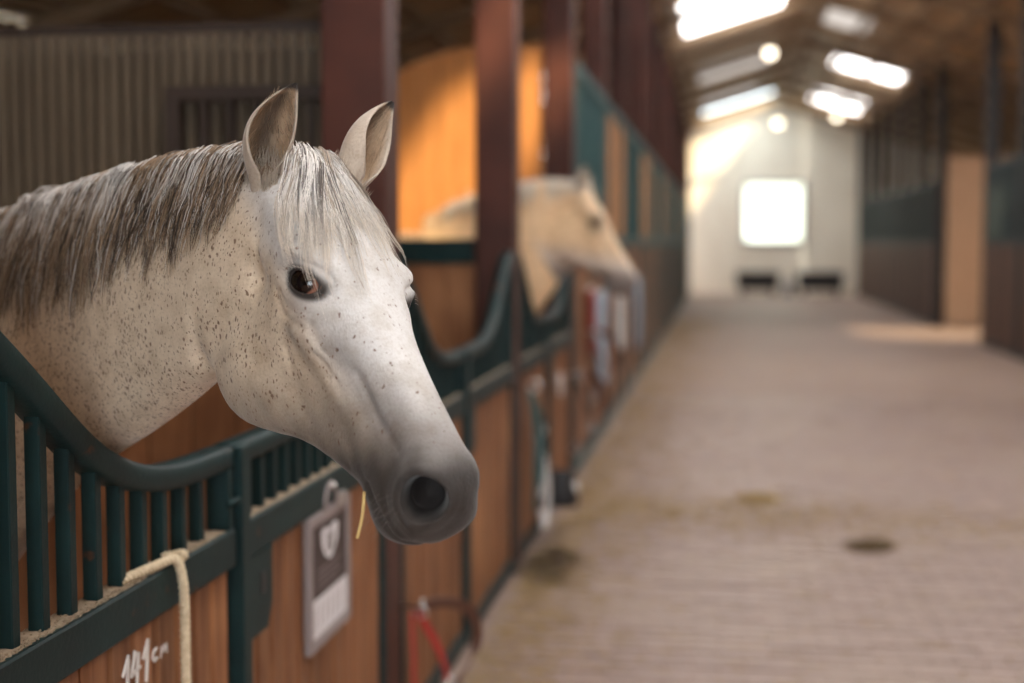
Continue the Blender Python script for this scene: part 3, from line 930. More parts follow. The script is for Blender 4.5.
    for pts, am, wd in (([(.47,-.20,.13),(.545,-.222,.11),(.60,-.245,.10)], -.007, .008), ([(.55,-.25,.10),(.64,-.238,.085),(.73,-.225,.08),(.81,-.228,.085)], -.008, .011),
                        ([(.54,-.305,.085),(.63,-.285,.075),(.73,-.262,.07)], -.009, .010), ([(.58,-.335,.06),(.66,-.305,.06),(.75,-.285,.06)], -.006, .008),
                        ([(.43,-.215,.135),(.48,-.25,.12),(.505,-.30,.105),(.50,-.36,.10)], -.007, .014),
                        ([(.335,-.125,.16),(.38,-.130,.163),(.43,-.112,.16)], -.0035, .006), ([(.315,-.14,.15),(.38,-.155,.155),(.45,-.13,.15)], -.004, .009),
                        ([(.60,-.10,.09),(.72,-.115,.08),(.82,-.10,.085)], -.005, .012), ([(.46,-.11,.14),(.53,-.13,.12)], -.005, .014),
                        ([(.56,-.165,.1),(.60,-.20,.1),(.66,-.215,.085)], -.004, .006), ([(.50,-.15,.12),(.58,-.155,.1),(.68,-.17,.09)], -.004, .007)):
        D_ += 1.6*am*np.exp(-(polyd(pts)/wd)**2)
    D_ -= .030*np.exp(-(polyd([(.085,-.12,.10),(.085,-.20,.12),(.10,-.32,.12),(.125,-.42,.11),(.17,-.50,.09)])/.024)**2)   # groove behind the cheek
    D_ += .012*gauss((.885,-.285,0.0), (.045,.03,.06))            # chin
    D_ -= .010*gauss((.79,-.285,0.0), (.035,.03,.06))             # chin groove
    D_ -= .020*np.exp(-(polyd([(.818,-.222,.075),(.85,-.224,.078),(.90,-.232,.070),(.94,-.232,.047),(.968,-.222,.02),(.972,-.220,0)])/.0065)**2)   # mouth
    D_ -= .006*np.exp(-(polyd([(.835,-.165,.10),(.86,-.185,.10),(.89,-.195,.09)])/.012)**2)
    qa = qa + na*D_[:,None]
    if cfg['fine']:
        # nostril
        nc = np.array((.950,-.108,.072)); no = np.array((.46,.16,.87)); no /= np.linalg.norm(no)
        n1 = np.array((.86,.42,-.30)); n1 -= no*(n1@no); n1 /= np.linalg.norm(n1); n2 = np.cross(no, n1)
        d3 = qa-nc; a1, b1, h1 = d3@n1, d3@n2, d3@no
        ok = (np.abs(h1) < .07)
        rr_ = np.sqrt((a1/.053)**2+(b1/.052)**2)
        inn = np.where(ok, 1-smooth01(.66, 1.0, rr_), 0)
        rim = np.where(ok, np.exp(-((rr_-1.22)/.22)**2), 0)*(.55+.45*np.clip(-a1/.03+.35,0,1))
        crease = np.where(ok, np.exp(-((rr_-1.85)/.22)**2), 0)*np.clip(-a1/.03+.2, 0, 1)
        rel = np.where(sg > 0, 1.0, 0.0); nos_mask = inn*np.where(sg > 0, 1.0, .0); inn = inn*rel; rim = rim*rel; crease = crease*rel
        qa = qa - no*(inn*.062)[:,None] + no*(rim*.006)[:,None] - no*(crease*.003)[:,None]
        qa = qa + n1[None,:]*(inn*-.012)[:,None]
        qa = qa + no*(np.where(sg < 0, .016, 0)*np.exp(-(((qa-np.array((.948,-.135,.07)))/np.array((.035,.04,.05)))**2).sum(1)))[:,None]
        # eye opening
        ec, er = np.array(EYE_C), EYE_R
        d3 = qa-ec; a1, b1, h1 = d3@E1, d3@E2, d3@EO
        ok = (h1 > -.01)
        bb_ = np.where(b1 > 0, .0265, .0215)
        rr_ = np.sqrt((a1/.0440)**2+(b1/bb_)**2)
        dn = np.linalg.norm(d3, axis=1)
        # lids hug the ball
        lid = np.where(ok, 1-smooth01(1.35, 2.5, rr_), 0)
        tgt = ec + d3/np.maximum(dn,1e-6)[:,None]*(er*np.where(b1>0,1.13,1.09))[:,None]
        qa = qa*(1-lid[:,None]) + tgt*lid[:,None]
        bulge = np.where(ok, np.exp(-((rr_-1.28)/.22)**2), 0)*np.where(b1 > 0, .0045, .003)
        fold = np.where(ok, np.exp(-((rr_-1.85)/.2)**2), 0)*np.where(b1 > 0, .006, .003)
        qa = qa + EO*(bulge-fold)[:,None]
        inn = np.where(ok, 1-smooth01(.86, 1.04, rr_), 0)
        qa = qa - EO*(inn*.032)[:,None]
    q2 = qa*np.stack([np.ones(len(q)), np.ones(len(q)), sg], 1)
    headm = smooth01(-.08, .02, q[:,0])*(np.abs(q[:,2]) < .3)*(q[:,1] < .15)*(q[:,1] > -.6)*(q[:,0] < 1.2)
    V = V*(1-headm[:,None]) + (O + q2*L_ @ H.T)*headm[:,None]
    if cfg['fine']:
        q3 = (V-O) @ H / L_
        V = laplace(V, E_, 3, ((q3[:,0] > .80)&(q3[:,0] < 1.1)&(np.abs(q3[:,2]) < .2)&(q3[:,1] < .1)&(q3[:,1] > -.4))*1.0, .5)
    set_v(me, V)
    # ---- colours
    q = (V-O) @ H / L_
    s_, u_, r_ = q[:,0], q[:,1], np.abs(q[:,2])
    hd = smooth01(-.1, .02, s_)*(r_ < .3)*(u_ < .15)*(u_ > -.6)*(s_ < 1.2)
    base, white, dark, mid = [np.array(c) for c in cfg['cols']]
    t = np.repeat(base[None,:], len(V), 0)
    wf = hd*smooth01(-.15, -.04, u_+.05*smooth01(.3,.6,s_))
    t = t*(1-wf[:,None]) + white*wf[:,None]  # whiter face: partly marking, partly the light on it put into the colour
    x = s_-.9*(u_+.05)
    nz = np.array([math.sin(a*41+b*33)*math.sin(b*47+c*29+1)*.02 for a, b, c in q[:,:3]]) if False else .018*np.sin(q[:,0]*41+q[:,1]*33)*np.sin(q[:,1]*47+q[:,2]*29+1)
    g1 = hd*smooth01(.60, .84, x+nz); g2 = hd*smooth01(.79, .95, x+nz)
    t = t*(1-.75*g1[:,None]) + mid*.75*g1[:,None]
    t = t*(1-.92*g2[:,None]) + dark*.92*g2[:,None]
    if cfg['fine']:
        def dist(c): return np.linalg.norm(np.stack([s_,u_,r_],1)-np.array(c), axis=1)
        # taupe tone along the cheek bone and round the eye
        ge = hd*np.exp(-(dist((.390,-.080,.155))/.048)**2)*.55
        t = t*(1-ge[:,None]) + np.array((.20,.155,.125))*ge[:,None]
        d3 = np.stack([s_,u_,r_],1)-np.array(EYE_C); rr_ = np.sqrt((d3@E1/.044)**2+(d3@E2/.026)**2)
        ge = hd*np.where(d3@EO > -.02, 1-smooth01(1.10, 1.6, rr_), 0)*.95
        t = t*(1-ge[:,None]) + np.array((.022,.017,.015))*ge[:,None]
        gn = smooth01(.25, .8, nos_mask)*.97
        t = t*(1-gn[:,None]) + np.array((.008,.006,.006))*gn[:,None]  # dark inside of the nostril: its shade is put into the colour
        for pts, wd, am in (([(.42,-.16,.15),(.52,-.185,.12),(.62,-.20,.1),(.72,-.19,.09)], .024, .6), ([(.52,-.11,.11),(.66,-.12,.09),(.8,-.1,.09)], .032, .55)):
            best = np.full(len(V), 9.0); Q3 = np.stack([s_,u_,r_],1)
            for a, b in zip(pts[:-1], pts[1:]):
                a = np.array(a); b = np.array(b); ab = b-a; tt_ = np.clip(((Q3-a)@ab)/(ab@ab), 0, 1)
                best = np.minimum(best, np.linalg.norm(Q3-(a+tt_[:,None]*ab), axis=1))
            g = hd*np.exp(-(best/wd)**2)*am
            t = t*(1-g[:,None]) + mid*g[:,None]
    if not cfg['fine']:
        ge = hd*np.exp(-(np.linalg.norm(np.stack([s_,u_,r_],1)-np.array((.37,-.07,.16)), axis=1)/.07)**2)
        t = t*(1-ge[:,None]) + np.array((.05,.035,.03))*ge[:,None]
    hoof = 1-smooth01(.055, .07, V[:,2]); t = t*(1-hoof[:,None]) + np.array((.05,.042,.035))*hoof[:,None]
    lower = (1-smooth01(.2, .6, V[:,2])); t = t*(1-.6*lower[:,None]) + mid*.6*lower[:,None]
    speck = np.where(hd > .5, .50*(1-smooth01(.55,.85,x))*(1-.97*wf)+.07*(1-g2), .95)
    for e in cfg['ears']:
        b0 = hw(e['base']); w2 = V-b0; ta_ = w2@e['axis']; d2 = np.linalg.norm(w2-ta_[:,None]*e['axis'], axis=1)
        ge = np.where((ta_ > -.012)&(d2 < .034), 1.0, 0.0); t = t*(1-ge[:,None]) + np.array((.26,.18,.12))*ge[:,None]; speck = speck*(1-ge)
    # ---- ears joined to the same mesh
    EV, EF, EC = [], [], []
    for e in cfg['ears']:
        b0 = hw(e['base']); A = e['axis']; Op = e['open']; Op = Op-A*(Op@A); Op /= np.linalg.norm(Op); Sd = np.cross(A, Op)
        Sd = Sd*(1 if Sd@cR > 0 else -1)
        nt_, np_ = 26, 25; n0 = sum(len(x_) for x_ in EV)
        tk_ = [-.32,-.12,.06,.25,.45,.65,.82,.93,1.0]; wk = [.012,.020,.0285,.0345,.0355,.0300,.0195,.0105,.003]
        ts_ = np.linspace(-.32, 1, nt_); ws = cubic(tk_, np.array(wk), ts_)*e['w']
        for lay in (0, 1):
            G = []; Cc = []
            for tt_, w_ in zip(ts_, ws):
                cen_ = b0 + A*e['len']*tt_ + Sd*e['bend']*max(0, tt_)**3 + Op*e.get('lean',0)*max(0,tt_)**2
                wrap = float(np.interp(tt_, [-.3,0,.15,.4,.7,1], [3.1,2.9,2.45,2.0,1.75,1.5]))
                for ph in np.linspace(-1, 1, np_):
                    an = ph*wrap; w2 = w_-(.0035 if lay else 0)*min(1, w_/.012)
                    if lay: an *= .97
                    G.append(cen_ + Sd*w2*math.sin(an) - Op*w2*1.05*math.cos(an))
                    tan_ = np.array((.60,.44,.30)); dk = np.array((.07,.05,.038)); out_ = np.array((.56,.48,.40)); tip = np.array((.05,.045,.045))
                    if lay:
                        c_ = tan_ + (dk-tan_)*math.exp(-((ph+.05)/.32)**2)*(.9 if .0 < tt_ < .85 else .3); edge = max(0, abs(ph)-.72)/.28
                        c_ = c_ + (np.array((.55,.48,.40))-c_)*edge
                    else: c_ = out_
                    k_ = min(1, max(0, (tt_-.9)/.05)); c_ = c_+(tip-c_)*k_
                    Cc.append(c_)
            EV.append(np.array(G)); EC.append(np.array(Cc))
        for lay in (0, 1):
            o_ = n0+lay*nt_*np_
            for i in range(nt_-1):
                for k_ in range(np_-1):
                    f = (o_+i*np_+k_, o_+i*np_+k_+1, o_+(i+1)*np_+k_+1, o_+(i+1)*np_+k_)
                    EF.append(f if lay else f[::-1])
        for i in range(nt_-1):
            for k_ in (0, np_-1):
                a, b = n0+i*np_+k_, n0+nt_*np_+i*np_+k_
                EF.append((a, a+np_, b+np_, b) if k_ else (a, b, b+np_, a+np_))
    EV = np.concatenate(EV); EC = np.concatenate(EC)
    nb = len(V); bm = bmesh.new(); bm.from_mesh(me)
    ev = [bm.verts.new(p) for p in EV]
    for f in EF:
        try: bm.faces.new([ev[i] for i in f])
        except ValueError: pass
    bm.verts.index_update(); bm.to_mesh(me); bm.free()
    Vall = np.concatenate([V, EV]); t = np.concatenate([t, EC]); speck = np.concatenate([speck, np.full(len(EV), 0.0)])
    base_loc = np.array([C0[0], C0[1], 0]) + ax*.7
    base_loc[2] = 0
    bvh = BVHTree.FromPolygons([tuple(p) for p in V], [tuple(p.vertices) for p in me.polygons if p.vertices[0] < nb and max(p.vertices) < nb])
    set_v(me, Vall-base_loc)
    a_ = me.color_attributes.new('tint', 'FLOAT_COLOR', 'POINT'); a_.data.foreach_set('color', np.concatenate([t, np.ones((len(t),1))], 1).ravel())
    s2 = me.attributes.new('speck', 'FLOAT', 'POINT'); s2.data.foreach_set('value', speck)
    me.polygons.foreach_set('use_smooth', np.ones(len(me.polygons), bool))
    me.materials.clear(); me.materials.append(cfg['mat']); me.name = 'body'
    root = thing(cfg['name'], tuple(base_loc), cfg['label'], 'horse')
    bo = bpy.data.objects.new('body', me); link(bo, root)
    # eyes
    for sgn in (1, -1):
        m2 = MB(); m2.sphere((0,0,0), EYE_R*L_, 40, 28)
        P = np.array(m2.v)
        F3 = np.array([1,1,sgn])
        c = hw(np.array(EYE_C)*F3)
        m2.v = [tuple(p+c-base_loc) for p in P]
        o = m2.build('eye', M['eye'], root, True)
        dirq = (P/np.linalg.norm(P, axis=1, keepdims=True)) @ H * F3
        gz = EO*.96+E1*(-.10); gz = gz/np.linalg.norm(gz)
        cosang = dirq@gz; ang = np.degrees(np.arccos(np.clip(cosang,-1,1)))
        ha, hb = dirq@E1, dirq@E2
        cl = np.repeat(np.array([[.009,.0045,.003]]), len(P), 0)
        pup = ((ha+.1)/.40)**2+(hb/.24)**2 < 1; cl[pup] = (.003,.003,.004)
        scl = (ang > 44)&(ha > 0.2); cl[scl] = (.34,.15,.10)
        rim_ = (ang > 38)&(ang <= 44); cl[rim_] = (.012,.007,.005)
        a_ = o.data.color_attributes.new('tint', 'FLOAT_COLOR', 'POINT'); a_.data.foreach_set('color', np.concatenate([cl, np.ones((len(cl),1))],1).ravel())
    return dict(root=root, bvh=bvh, hw=hw, H=H, crest=cr2, under=un2, sides=sides, base=base_loc, ax=ax, lat=lat, C0=C0, L=L_, body=bo)

EYE_C = (.364,-.064,.120); EYE_R = .0465
EO = np.array((.30,.20,.93)); EO /= np.linalg.norm(EO)
E1 = np.array((.79,.26,-.39)); E1 -= EO*(E1@EO); E1 /= np.linalg.norm(E1)
E2 = np.cross(EO, E1); E2 = E2*(1 if E2[1] > 0 else -1)

def hug(bvh, p, off, ref=None):
    loc, nor, idx, dist = bvh.find_nearest(Vector(p))
    v = Vector(p)-loc
    sd = v.dot(nor)
    if sd < off:
        return np.array(loc + nor*off)
    return np.asarray(p, float)

# ---- the grey horse
M['coat_grey'] = coat_mat('flea_bitten_grey_coat', None, None, None, True)
def orth(F_, U_, R_):
    A = np.stack([F_, U_, R_], 1); u, s, v = np.linalg.svd(A); A = u@v
    return A[:,0], A[:,1], A[:,2]
axes = orth(c2w((.436,.715,.547)), c2w((.578,-.690,.437)), c2w((-.690,-.125,.713)))
HL = .612
neck = [(at(322,160,2.06), at(262,320,2.05), .060), (at(258,141,2.13), at(214,378,2.16), .070), (at(165,155,2.30), at(140,438,2.385), .090),
        (at(80,180,2.50), at(62,498,2.60), .108), (at(0,212,2.68), at(-35,610,2.72), .140), (at(-90,238,2.92), at(-130,660,2.95), .17), (at(-170,262,3.12), at(-210,640,3.12), .19)]
GREY_EARS = [dict(base=(.010,-.034,.120), axis=c2w((.16,-.92,.30)), open=c2w((.26,.1,.95)), len=.132, w=1.0, bend=.030, lean=.008),
          dict(base=(.028,.026,-.104), axis=c2w((.36,-.85,-.30)), open=c2w((.80,.15,.52)), len=.142, w=1.0, bend=.008, lean=.0)]
grey = make_horse(dict(name='horse', label='dappled grey horse with dark muzzle leaning its head over the stall door', poll=at(310,168,2.10), L=HL, axes=axes, neck=neck,
    chest=np.array([-1.56,2.66,0]), axis=np.array([-.92,.36,0]), k=1.0, dz=0.05, voxel=.006, fine=True, mat=M['coat_grey'],
    cols=((.72,.60,.46),(.70,.695,.69),(.032,.028,.027),(.19,.165,.15)),
    ears=GREY_EARS))

def hair_sheet(name, H_, n_lock, n_str, root_fn, flow, length, spread, tip_pull, off, cols_fn, r0, npts=13, wav=.004):
    """locks of strands: root_fn(t)->(point, out direction); flow(t, a)-> direction along the fall"""
    paths = []; cols = []; rad = []
    for l in range(n_lock):
        t = (l+random.random())/n_lock
        p0, out = root_fn(t)
        ln = length(t)*random.uniform(.78, 1.12)
        ph = random.uniform(0, 6.28); fr = random.uniform(1.2, 2.2); amp = wav*random.uniform(.4, 1.6)
        lc = random.random(); swing = random.gauss(0, .12)
        # guide
        g = [np.array(p0)]; p = np.array(p0, float)
        for i in range(1, npts):
            a = i/(npts-1)
            dvec = flow(t, a, swing) + out*max(0, (.9-3.2*a))
            dvec = dvec/np.linalg.norm(dvec)
            p = p + dvec*ln/(npts-1)
            p = hug(H_['bvh'], p, off*(.5+random.random()*.8) if i > 1 else .0)
            if name == 'forelock' and i > 2:
                lc_, nr_, _, ds_ = H_['bvh'].find_nearest(Vector(p))
                if ds_ > .013: p = np.array(lc_)+(p-np.array(lc_))*(.013/ds_)
            g.append(p)
        g = np.array(g)
        tang = np.gradient(g, axis=0); tang /= np.linalg.norm(tang, axis=1, keepdims=True)+1e-9
        side = np.cross(tang, out); side /= np.linalg.norm(side, axis=1, keepdims=True)+1e-9
        ns = int(n_str*random.uniform(.6, 1.4))
        for k in range(ns):
            a = np.linspace(0, 1, npts)
            so_ = random.gauss(0, spread); oo = abs(random.gauss(0, spread*.5))
            cut = random.uniform(.72, 1.0)
            shrink = (1-tip_pull*a**1.3)
            wave = amp*np.sin(a*6.28*fr+ph+random.uniform(-.5,.5))*a
            P = g + side*(so_*shrink+wave+random.gauss(0,.0012))[:,None] + out[None,:]*(oo*shrink*.8+.001)[:,None]
            # shorten by resampling
            idx = np.linspace(0, (npts-1)*cut, npts); i0 = np.clip(idx.astype(int), 0, npts-2); f_ = (idx-i0)[:,None]
            P = P[i0]*(1-f_)+P[i0+1]*f_
            if name == 'mane' and H_ is grey:
                bad = False
                for e in GREY_EARS:
                    b0 = hwg_(e['base']); w2 = P-b0; ta_ = w2@e['axis']; d2 = np.linalg.norm(w2-ta_[:,None]*e['axis'], axis=1)
                    if ((ta_ > -.012)&(ta_ < .12)&(d2 < .031)).any(): bad = True
                if bad: continue
            if name == 'forelock':
                ey = hwg_(np.array(EYE_C)+EO*.035)
                if (np.linalg.norm(P-ey, axis=1) < .030).any() and random.random() < .93: continue
            paths.append(P); cols.append(cols_fn(t, lc, random.random(), a)); rad.append(r0*random.uniform(.7, 1.3))
    return strands(name, np.array(paths), np.array(rad), np.array(cols), 'hair', H_['root'], 3, H_['base'])

hwg_ = grey['hw']
# mane: hangs on the side towards the aisle
nC = len(grey['crest'])
def mane_root(t):
    f_ = (0.10+t*.86)*(nC-1); i = int(f_); w_ = f_-i; i = min(i, nC-2)
    p = grey['crest'][i]*(1-w_)+grey['crest'][i+1]*w_
    sd = grey['sides'][i]
    j = random.gauss(0, .010)
    return p + sd*j - np.array([0,0,.008+abs(j)*.2]), sd*.9+np.array([0,0,.55])
def mane_flow(t, a, swing):
    i = min(int((0.10+t*.86)*(nC-1)), nC-2)
    along = grey['crest'][i+1]-grey['crest'][i]; along /= np.linalg.norm(along)
    return np.array([0,0,-1.0]) + along*(-.02*a+swing*.6) + grey['sides'][i]*.25*(1-a)
silver = np.array((.76,.73,.70)); taupe = np.array((.36,.25,.16)); darkb = np.array((.045,.032,.023))
def mane_col(t, lc, r, a):
    a = a[:,None]
    top = silver*(.75+.5*r) if lc < .62 else taupe*(.6+.6*r)  # silver hair, with rim light from above put into the top colour
    if r > .86: top = darkb*1.6
    low = taupe*(.55+.5*r) if (lc+r) < 1.05 else darkb*(.8+.8*r)
    if r < .1: low = silver*.8
    f_ = smooth01(.12, .62, a)
    return top*(1-f_)+low*f_
hair_sheet('mane', grey, 300, 15, mane_root, mane_flow, lambda t: (.16+.35*t if t < .35 else .285), .0085, .3, .007, mane_col, .00075, wav=.009)
# forelock over the forehead
hwg = grey['hw']; Hg = grey['H']
def fl_root(t):
    r = (t-.5)*.13
    return hwg((-.005+random.gauss(0,.018), .030+random.gauss(0,.006), r)), Hg[:,1]*.9+Hg[:,2]*(.3*(t-.5))
def fl_flow(t, a, swing):
    return Hg[:,0] + Hg[:,2]*((t-.36)*(1.5 if t > .36 else .9)*(1-.45*a)+swing*1.0) + np.array([0,0,-1])*.25 
def fl_col(t, lc, r, a):
    a = a[:,None]
    c = np.array((.90,.87,.84))*(.78+.32*r) if lc < .75 else np.array((.55,.46,.37))*(.6+.6*r)
    if r > .93 or lc > .95: c = np.array((.16,.14,.13))
    tip = np.array((.86,.78,.68))*(.7+.4*r)
    f_ = smooth01(.4, 1, a); return c*(1-f_)+tip*f_
hair_sheet('forelock', grey, 95, 13, fl_root, fl_flow, lambda t: .31*(.50+.62*t)*random.uniform(.55,1.2), .0055, .4, .004, fl_col, .00055, wav=.006)
# eyelashes, ear fringe and whiskers
paths = []; cols = []
for k in range(22):
    t = -1+2*k/21
    for sgn in (1, -1):
        b = np.array(EYE_C)+EO*.040+E1*t*.038+E2*(.0275*math.sqrt(max(0,1-t*t*.8)))
        P = []
        for a in np.linspace(0, 1, 6):
            v = b + EO*(.004+.012*a) + E2*(.002-.005*a*a) + E1*((t*.006-.012)*a)
            P.append(hwg(v*np.array([1,1,sgn])))
        paths.append(P); cols.append((.66,.60,.54) if k % 2 else (.1,.085,.075))
o = strands('eyelashes', np.array(paths), .0003, np.array(cols), 'hair', grey['root'], 3, grey['base']); tag(o, kind='stuff')
paths = []; cols = []
for k in range(26):
    s = random.uniform(.84, .985); u = random.uniform(-.28, -.16); sgn = random.choice((1, 1, -1))
    p = hwg((s, u, sgn*.13)); p = hug(grey['bvh'], p, 99) if False else p
    loc, nor, _, _ = grey['bvh'].find_nearest(Vector(p)); nv = np.array(nor)
    dv = nv+np.array([random.gauss(0,.25), random.gauss(0,.25), -.35+random.gauss(0,.2)]); dv /= np.linalg.norm(dv)
    ln = random.uniform(.015, .05)
    paths.append([np.array(loc)+dv*ln*a+np.array([0,0,-.010])*a*a for a in np.linspace(0, 1, 6)]); cols.append((.30,.27,.25))
o = strands('whiskers', np.array(paths), .00014, np.array(cols), 'hair', grey['root'], 3, grey['base']); tag(o, kind='stuff')
paths = []; cols = []
for e in GREY_EARS:
    b0 = hwg(e['base']); A = e['axis']; Op = e['open']-A*(e['open']@A); Op = Op/np.linalg.norm(Op); Sd = np.cross(A, Op); Sd = Sd*(1 if Sd@cR > 0 else -1)
    for k in range(420):
        tt_ = random.uniform(.08, .85); ph = random.uniform(-1, 1)*.97
        w_ = float(np.interp(tt_, [-.32,-.12,.06,.25,.45,.65,.82,.93,1.0], [.012,.020,.0285,.0345,.0355,.0300,.0195,.0105,.003]))*e['w']-.004
        an = ph*float(np.interp(tt_, [-.3,0,.15,.4,.7,1], [3.1,2.9,2.45,2.0,1.75,1.5]))
        p0 = b0 + A*e['len']*tt_ + Sd*e['bend']*max(0, tt_)**3 + Op*e['lean']*max(0, tt_)**2 + Sd*w_*math.sin(an) - Op*w_*1.05*math.cos(an)
        inn = -(Sd*math.sin(an) - Op*math.cos(an))
        ln = random.uniform(.008, .022) if abs(ph) < .8 else random.uniform(.003, .007)
        dv = A*.9 + inn*(.45 if abs(ph) < .8 else -.25) + Op*.25 + Sd*random.gauss(0,.2); dv /= np.linalg.norm(dv)
        paths.append([p0+dv*ln*a for a in np.linspace(0, 1, 4)])
        cols.append(np.array((.60,.45,.31))*random.uniform(.5,1.2) if abs(ph) > .3 else np.array((.26,.18,.12))*random.uniform(.5,1.4))
for e in GREY_EARS:
    b0 = hwg(e['base']); A = e['axis']; X1 = np.cross(A, Hg[:,0]); X1 /= np.linalg.norm(X1); X2 = np.cross(A, X1)
    for k in range(420):
        a_ = random.uniform(0, 6.28); rd = X1*math.cos(a_)+X2*math.sin(a_)
        loc, nor, _, _ = grey['bvh'].find_nearest(Vector(b0+rd*random.uniform(.026,.044)-A*.012))
        p0 = np.array(loc); dv = A*.9+rd*random.uniform(-.35,.15)+np.array([random.gauss(0,.12) for _ in range(3)]); dv /= np.linalg.norm(dv)
        ln = random.uniform(.014, .032)
        paths.append([p0+dv*ln*a for a in np.linspace(0, 1, 4)]); cols.append(np.array((.60,.52,.43))*random.uniform(.75,1.15))
o = strands('ear_hair', np.array(paths), .0004, np.array(cols), 'hair', grey['root'], 3, grey['base']); tag(o, kind='stuff')
# tail
def tail(Hh, col, k=1.0, dz=0):
    paths = []; cols = []
    top = Hh['C0']+Hh['ax']*1.47*k+np.array([0,0,1.18*k+dz])
    for i in range(160):
        a = np.linspace(0, 1, 10); j = np.array([random.gauss(0,.03), random.gauss(0,.03), 0])
        paths.append([top+j*min(1, .3+2*b_)+Hh['ax']*(.16*math.sin(min(1,b_*2.2)*1.57))+np.array([0,0,-.85*b_*b_-.12*b_]) for b_ in a]); cols.append(np.array(col)*random.uniform(.6,1.3))
    strands('tail', np.array(paths), .004, np.array(cols), 'hair', Hh['root'], 4, Hh['base'])
tail(grey, (.35,.30,.26), 1.0, .05)

# ---- the palomino farther down
M['coat_palomino'] = coat_mat('palomino_coat', None, None, None, False)
pax = orth(c2w((.50,.80,.33)), c2w((.85,-.52,.05)), c2w((-.22,-.24,.94)))
dp = 8.15
pneck = [(at(588,190,dp), at(578,262,dp), .085), (at(566,181,dp), at(560,282,dp), .09), (at(530,182,dp), at(533,318,dp), .11), (at(492,190,dp+.03), at(498,345,dp+.03), .14), (at(455,204,dp+.06), at(462,360,dp+.06), .18), (at(425,215,dp+.1), at(430,350,dp+.1), .2)]
pal = make_horse(dict(name='horse', label='golden palomino horse with white mane looking out of its stall', poll=at(584,190,dp), L=.68, axes=pax, neck=pneck,
    chest=np.array([-1.36,8.25,0]), axis=np.array([-1,.04,0]), k=1.08, dz=.12, voxel=.011, sm=6, fine=False, mat=M['coat_palomino'],
    cols=((.94,.66,.40),(.90,.66,.43),(.20,.165,.155),(.66,.58,.53)),
    ears=[dict(base=(.012,-.03,.095), axis=c2w((.25,-.95,.2)), open=c2w((.9,.1,.4)), len=.145, w=1.0, bend=.0, lean=.0),
          dict(base=(.012,-.03,-.095), axis=c2w((.32,-.93,-.2)), open=c2w((.95,.1,-.2)), len=.145, w=1.0, bend=.0, lean=.0)]))
nP = len(pal['crest'])
def pm_root(t):
    f_ = (.05+t*.8)*(nP-1); i = min(int(f_), nP-2); p = pal['crest'][i]; sd = pal['sides'][i]
    return p+sd*random.gauss(0,.015), sd*.9+np.array([0,0,.6])
def pm_flow(t, a, swing):
    i = min(int((.05+t*.8)*(nP-1)), nP-2); return np.array([0,0,-1.0])+pal['sides'][i]*.25*(1-a)+np.array([swing*.6,0,0])
hair_sheet('mane', pal, 70, 12, pm_root, pm_flow, lambda t: .17, .018, .4, .008, lambda t, lc, r, a: np.repeat(np.array([(.92,.85,.74)])*(.8+.3*r), len(a), 0), .0016, npts=9)
tail(pal, (.82,.74,.62), 1.08, .12)
tag(bpy.data.objects['horse'])

# ------------------------------------------------------------------ small things on the stall front
# straw held in the grey horse's lips
_m = hwg((.825,-.222,.076)); _d = float((_m-CAM)@cF)
a = at(364,497,_d+.005); b = at(357,538,_d-.035)
st_ = MB().tube([a+(b-a)*t+np.array([.002*math.sin(t*3),0,0]) for t in np.linspace(-.12,1,8)], .0021, 6).build('straw_stalk', M['straw_pale'], None, True)
tag(st_, 'single yellow straw stalk held in the lips of the grey horse', 'straw')
# cream rope over the middle rail
def twist(path, R_, r_, pitch_):
    P = np.array(path); seg = np.linalg.norm(np.diff(P, axis=0), axis=1); cum = np.concatenate([[0], np.cumsum(seg)])
    n_ = int(cum[-1]/.0035); t = np.linspace(0, cum[-1], n_); Q = np.stack([np.interp(t, cum, P[:,k]) for k in range(3)], 1)
    T = np.gradient(Q, axis=0); T /= np.linalg.norm(T, axis=1, keepdims=True)
    A = np.cross(T, [0.9,.1,.3]); A /= np.linalg.norm(A, axis=1, keepdims=True); B = np.cross(T, A)
    mb = MB()
    for k in range(3):
        ph = t/pitch_*2*math.pi+k*2.094
        mb.tube(Q+(A*np.cos(ph)[:,None]+B*np.sin(ph)[:,None])*R_, r_, 6)
    return mb
yr = bay0(0)
ry = 2.408
pts = [(-1.005,ry-.16,1.026),(-.995,ry-.115,1.030),(-.985,ry-.06,1.031),(-.974,ry-.015,1.034),(-.964,ry+.004,1.028),(-.957,ry+.01,.99),(-.955,ry+.012,.93),(-.9555,ry+.013,.80),(-.9565,ry+.016,.66),(-.957,ry+.02,.48)]
tk_ = np.arange(len(pts)); pp = cubic(tk_, np.array(pts), np.linspace(0, len(pts)-1, 80))
pp[:,0] = np.maximum(pp[:,0], np.where(pp[:,2] < 1.01, -.9585, -2))
ro = twist(pp, .0046, .0052, .034).build('rope', M['rope'], None, True)
tag(ro, 'cream twisted rope draped over the middle rail of the stall door', 'rope')
kn = []
for i in range(40):
    q = i/39*2*math.pi*1.5
    kn.append((-.985+.022*math.cos(q), ry+.028+.012*math.sin(q)+.0003*i, 1.031+.004*math.sin(q*2)))
ro2 = twist(kn, .0036, .0042, .03).build('loop', M['rope'], ro, True)
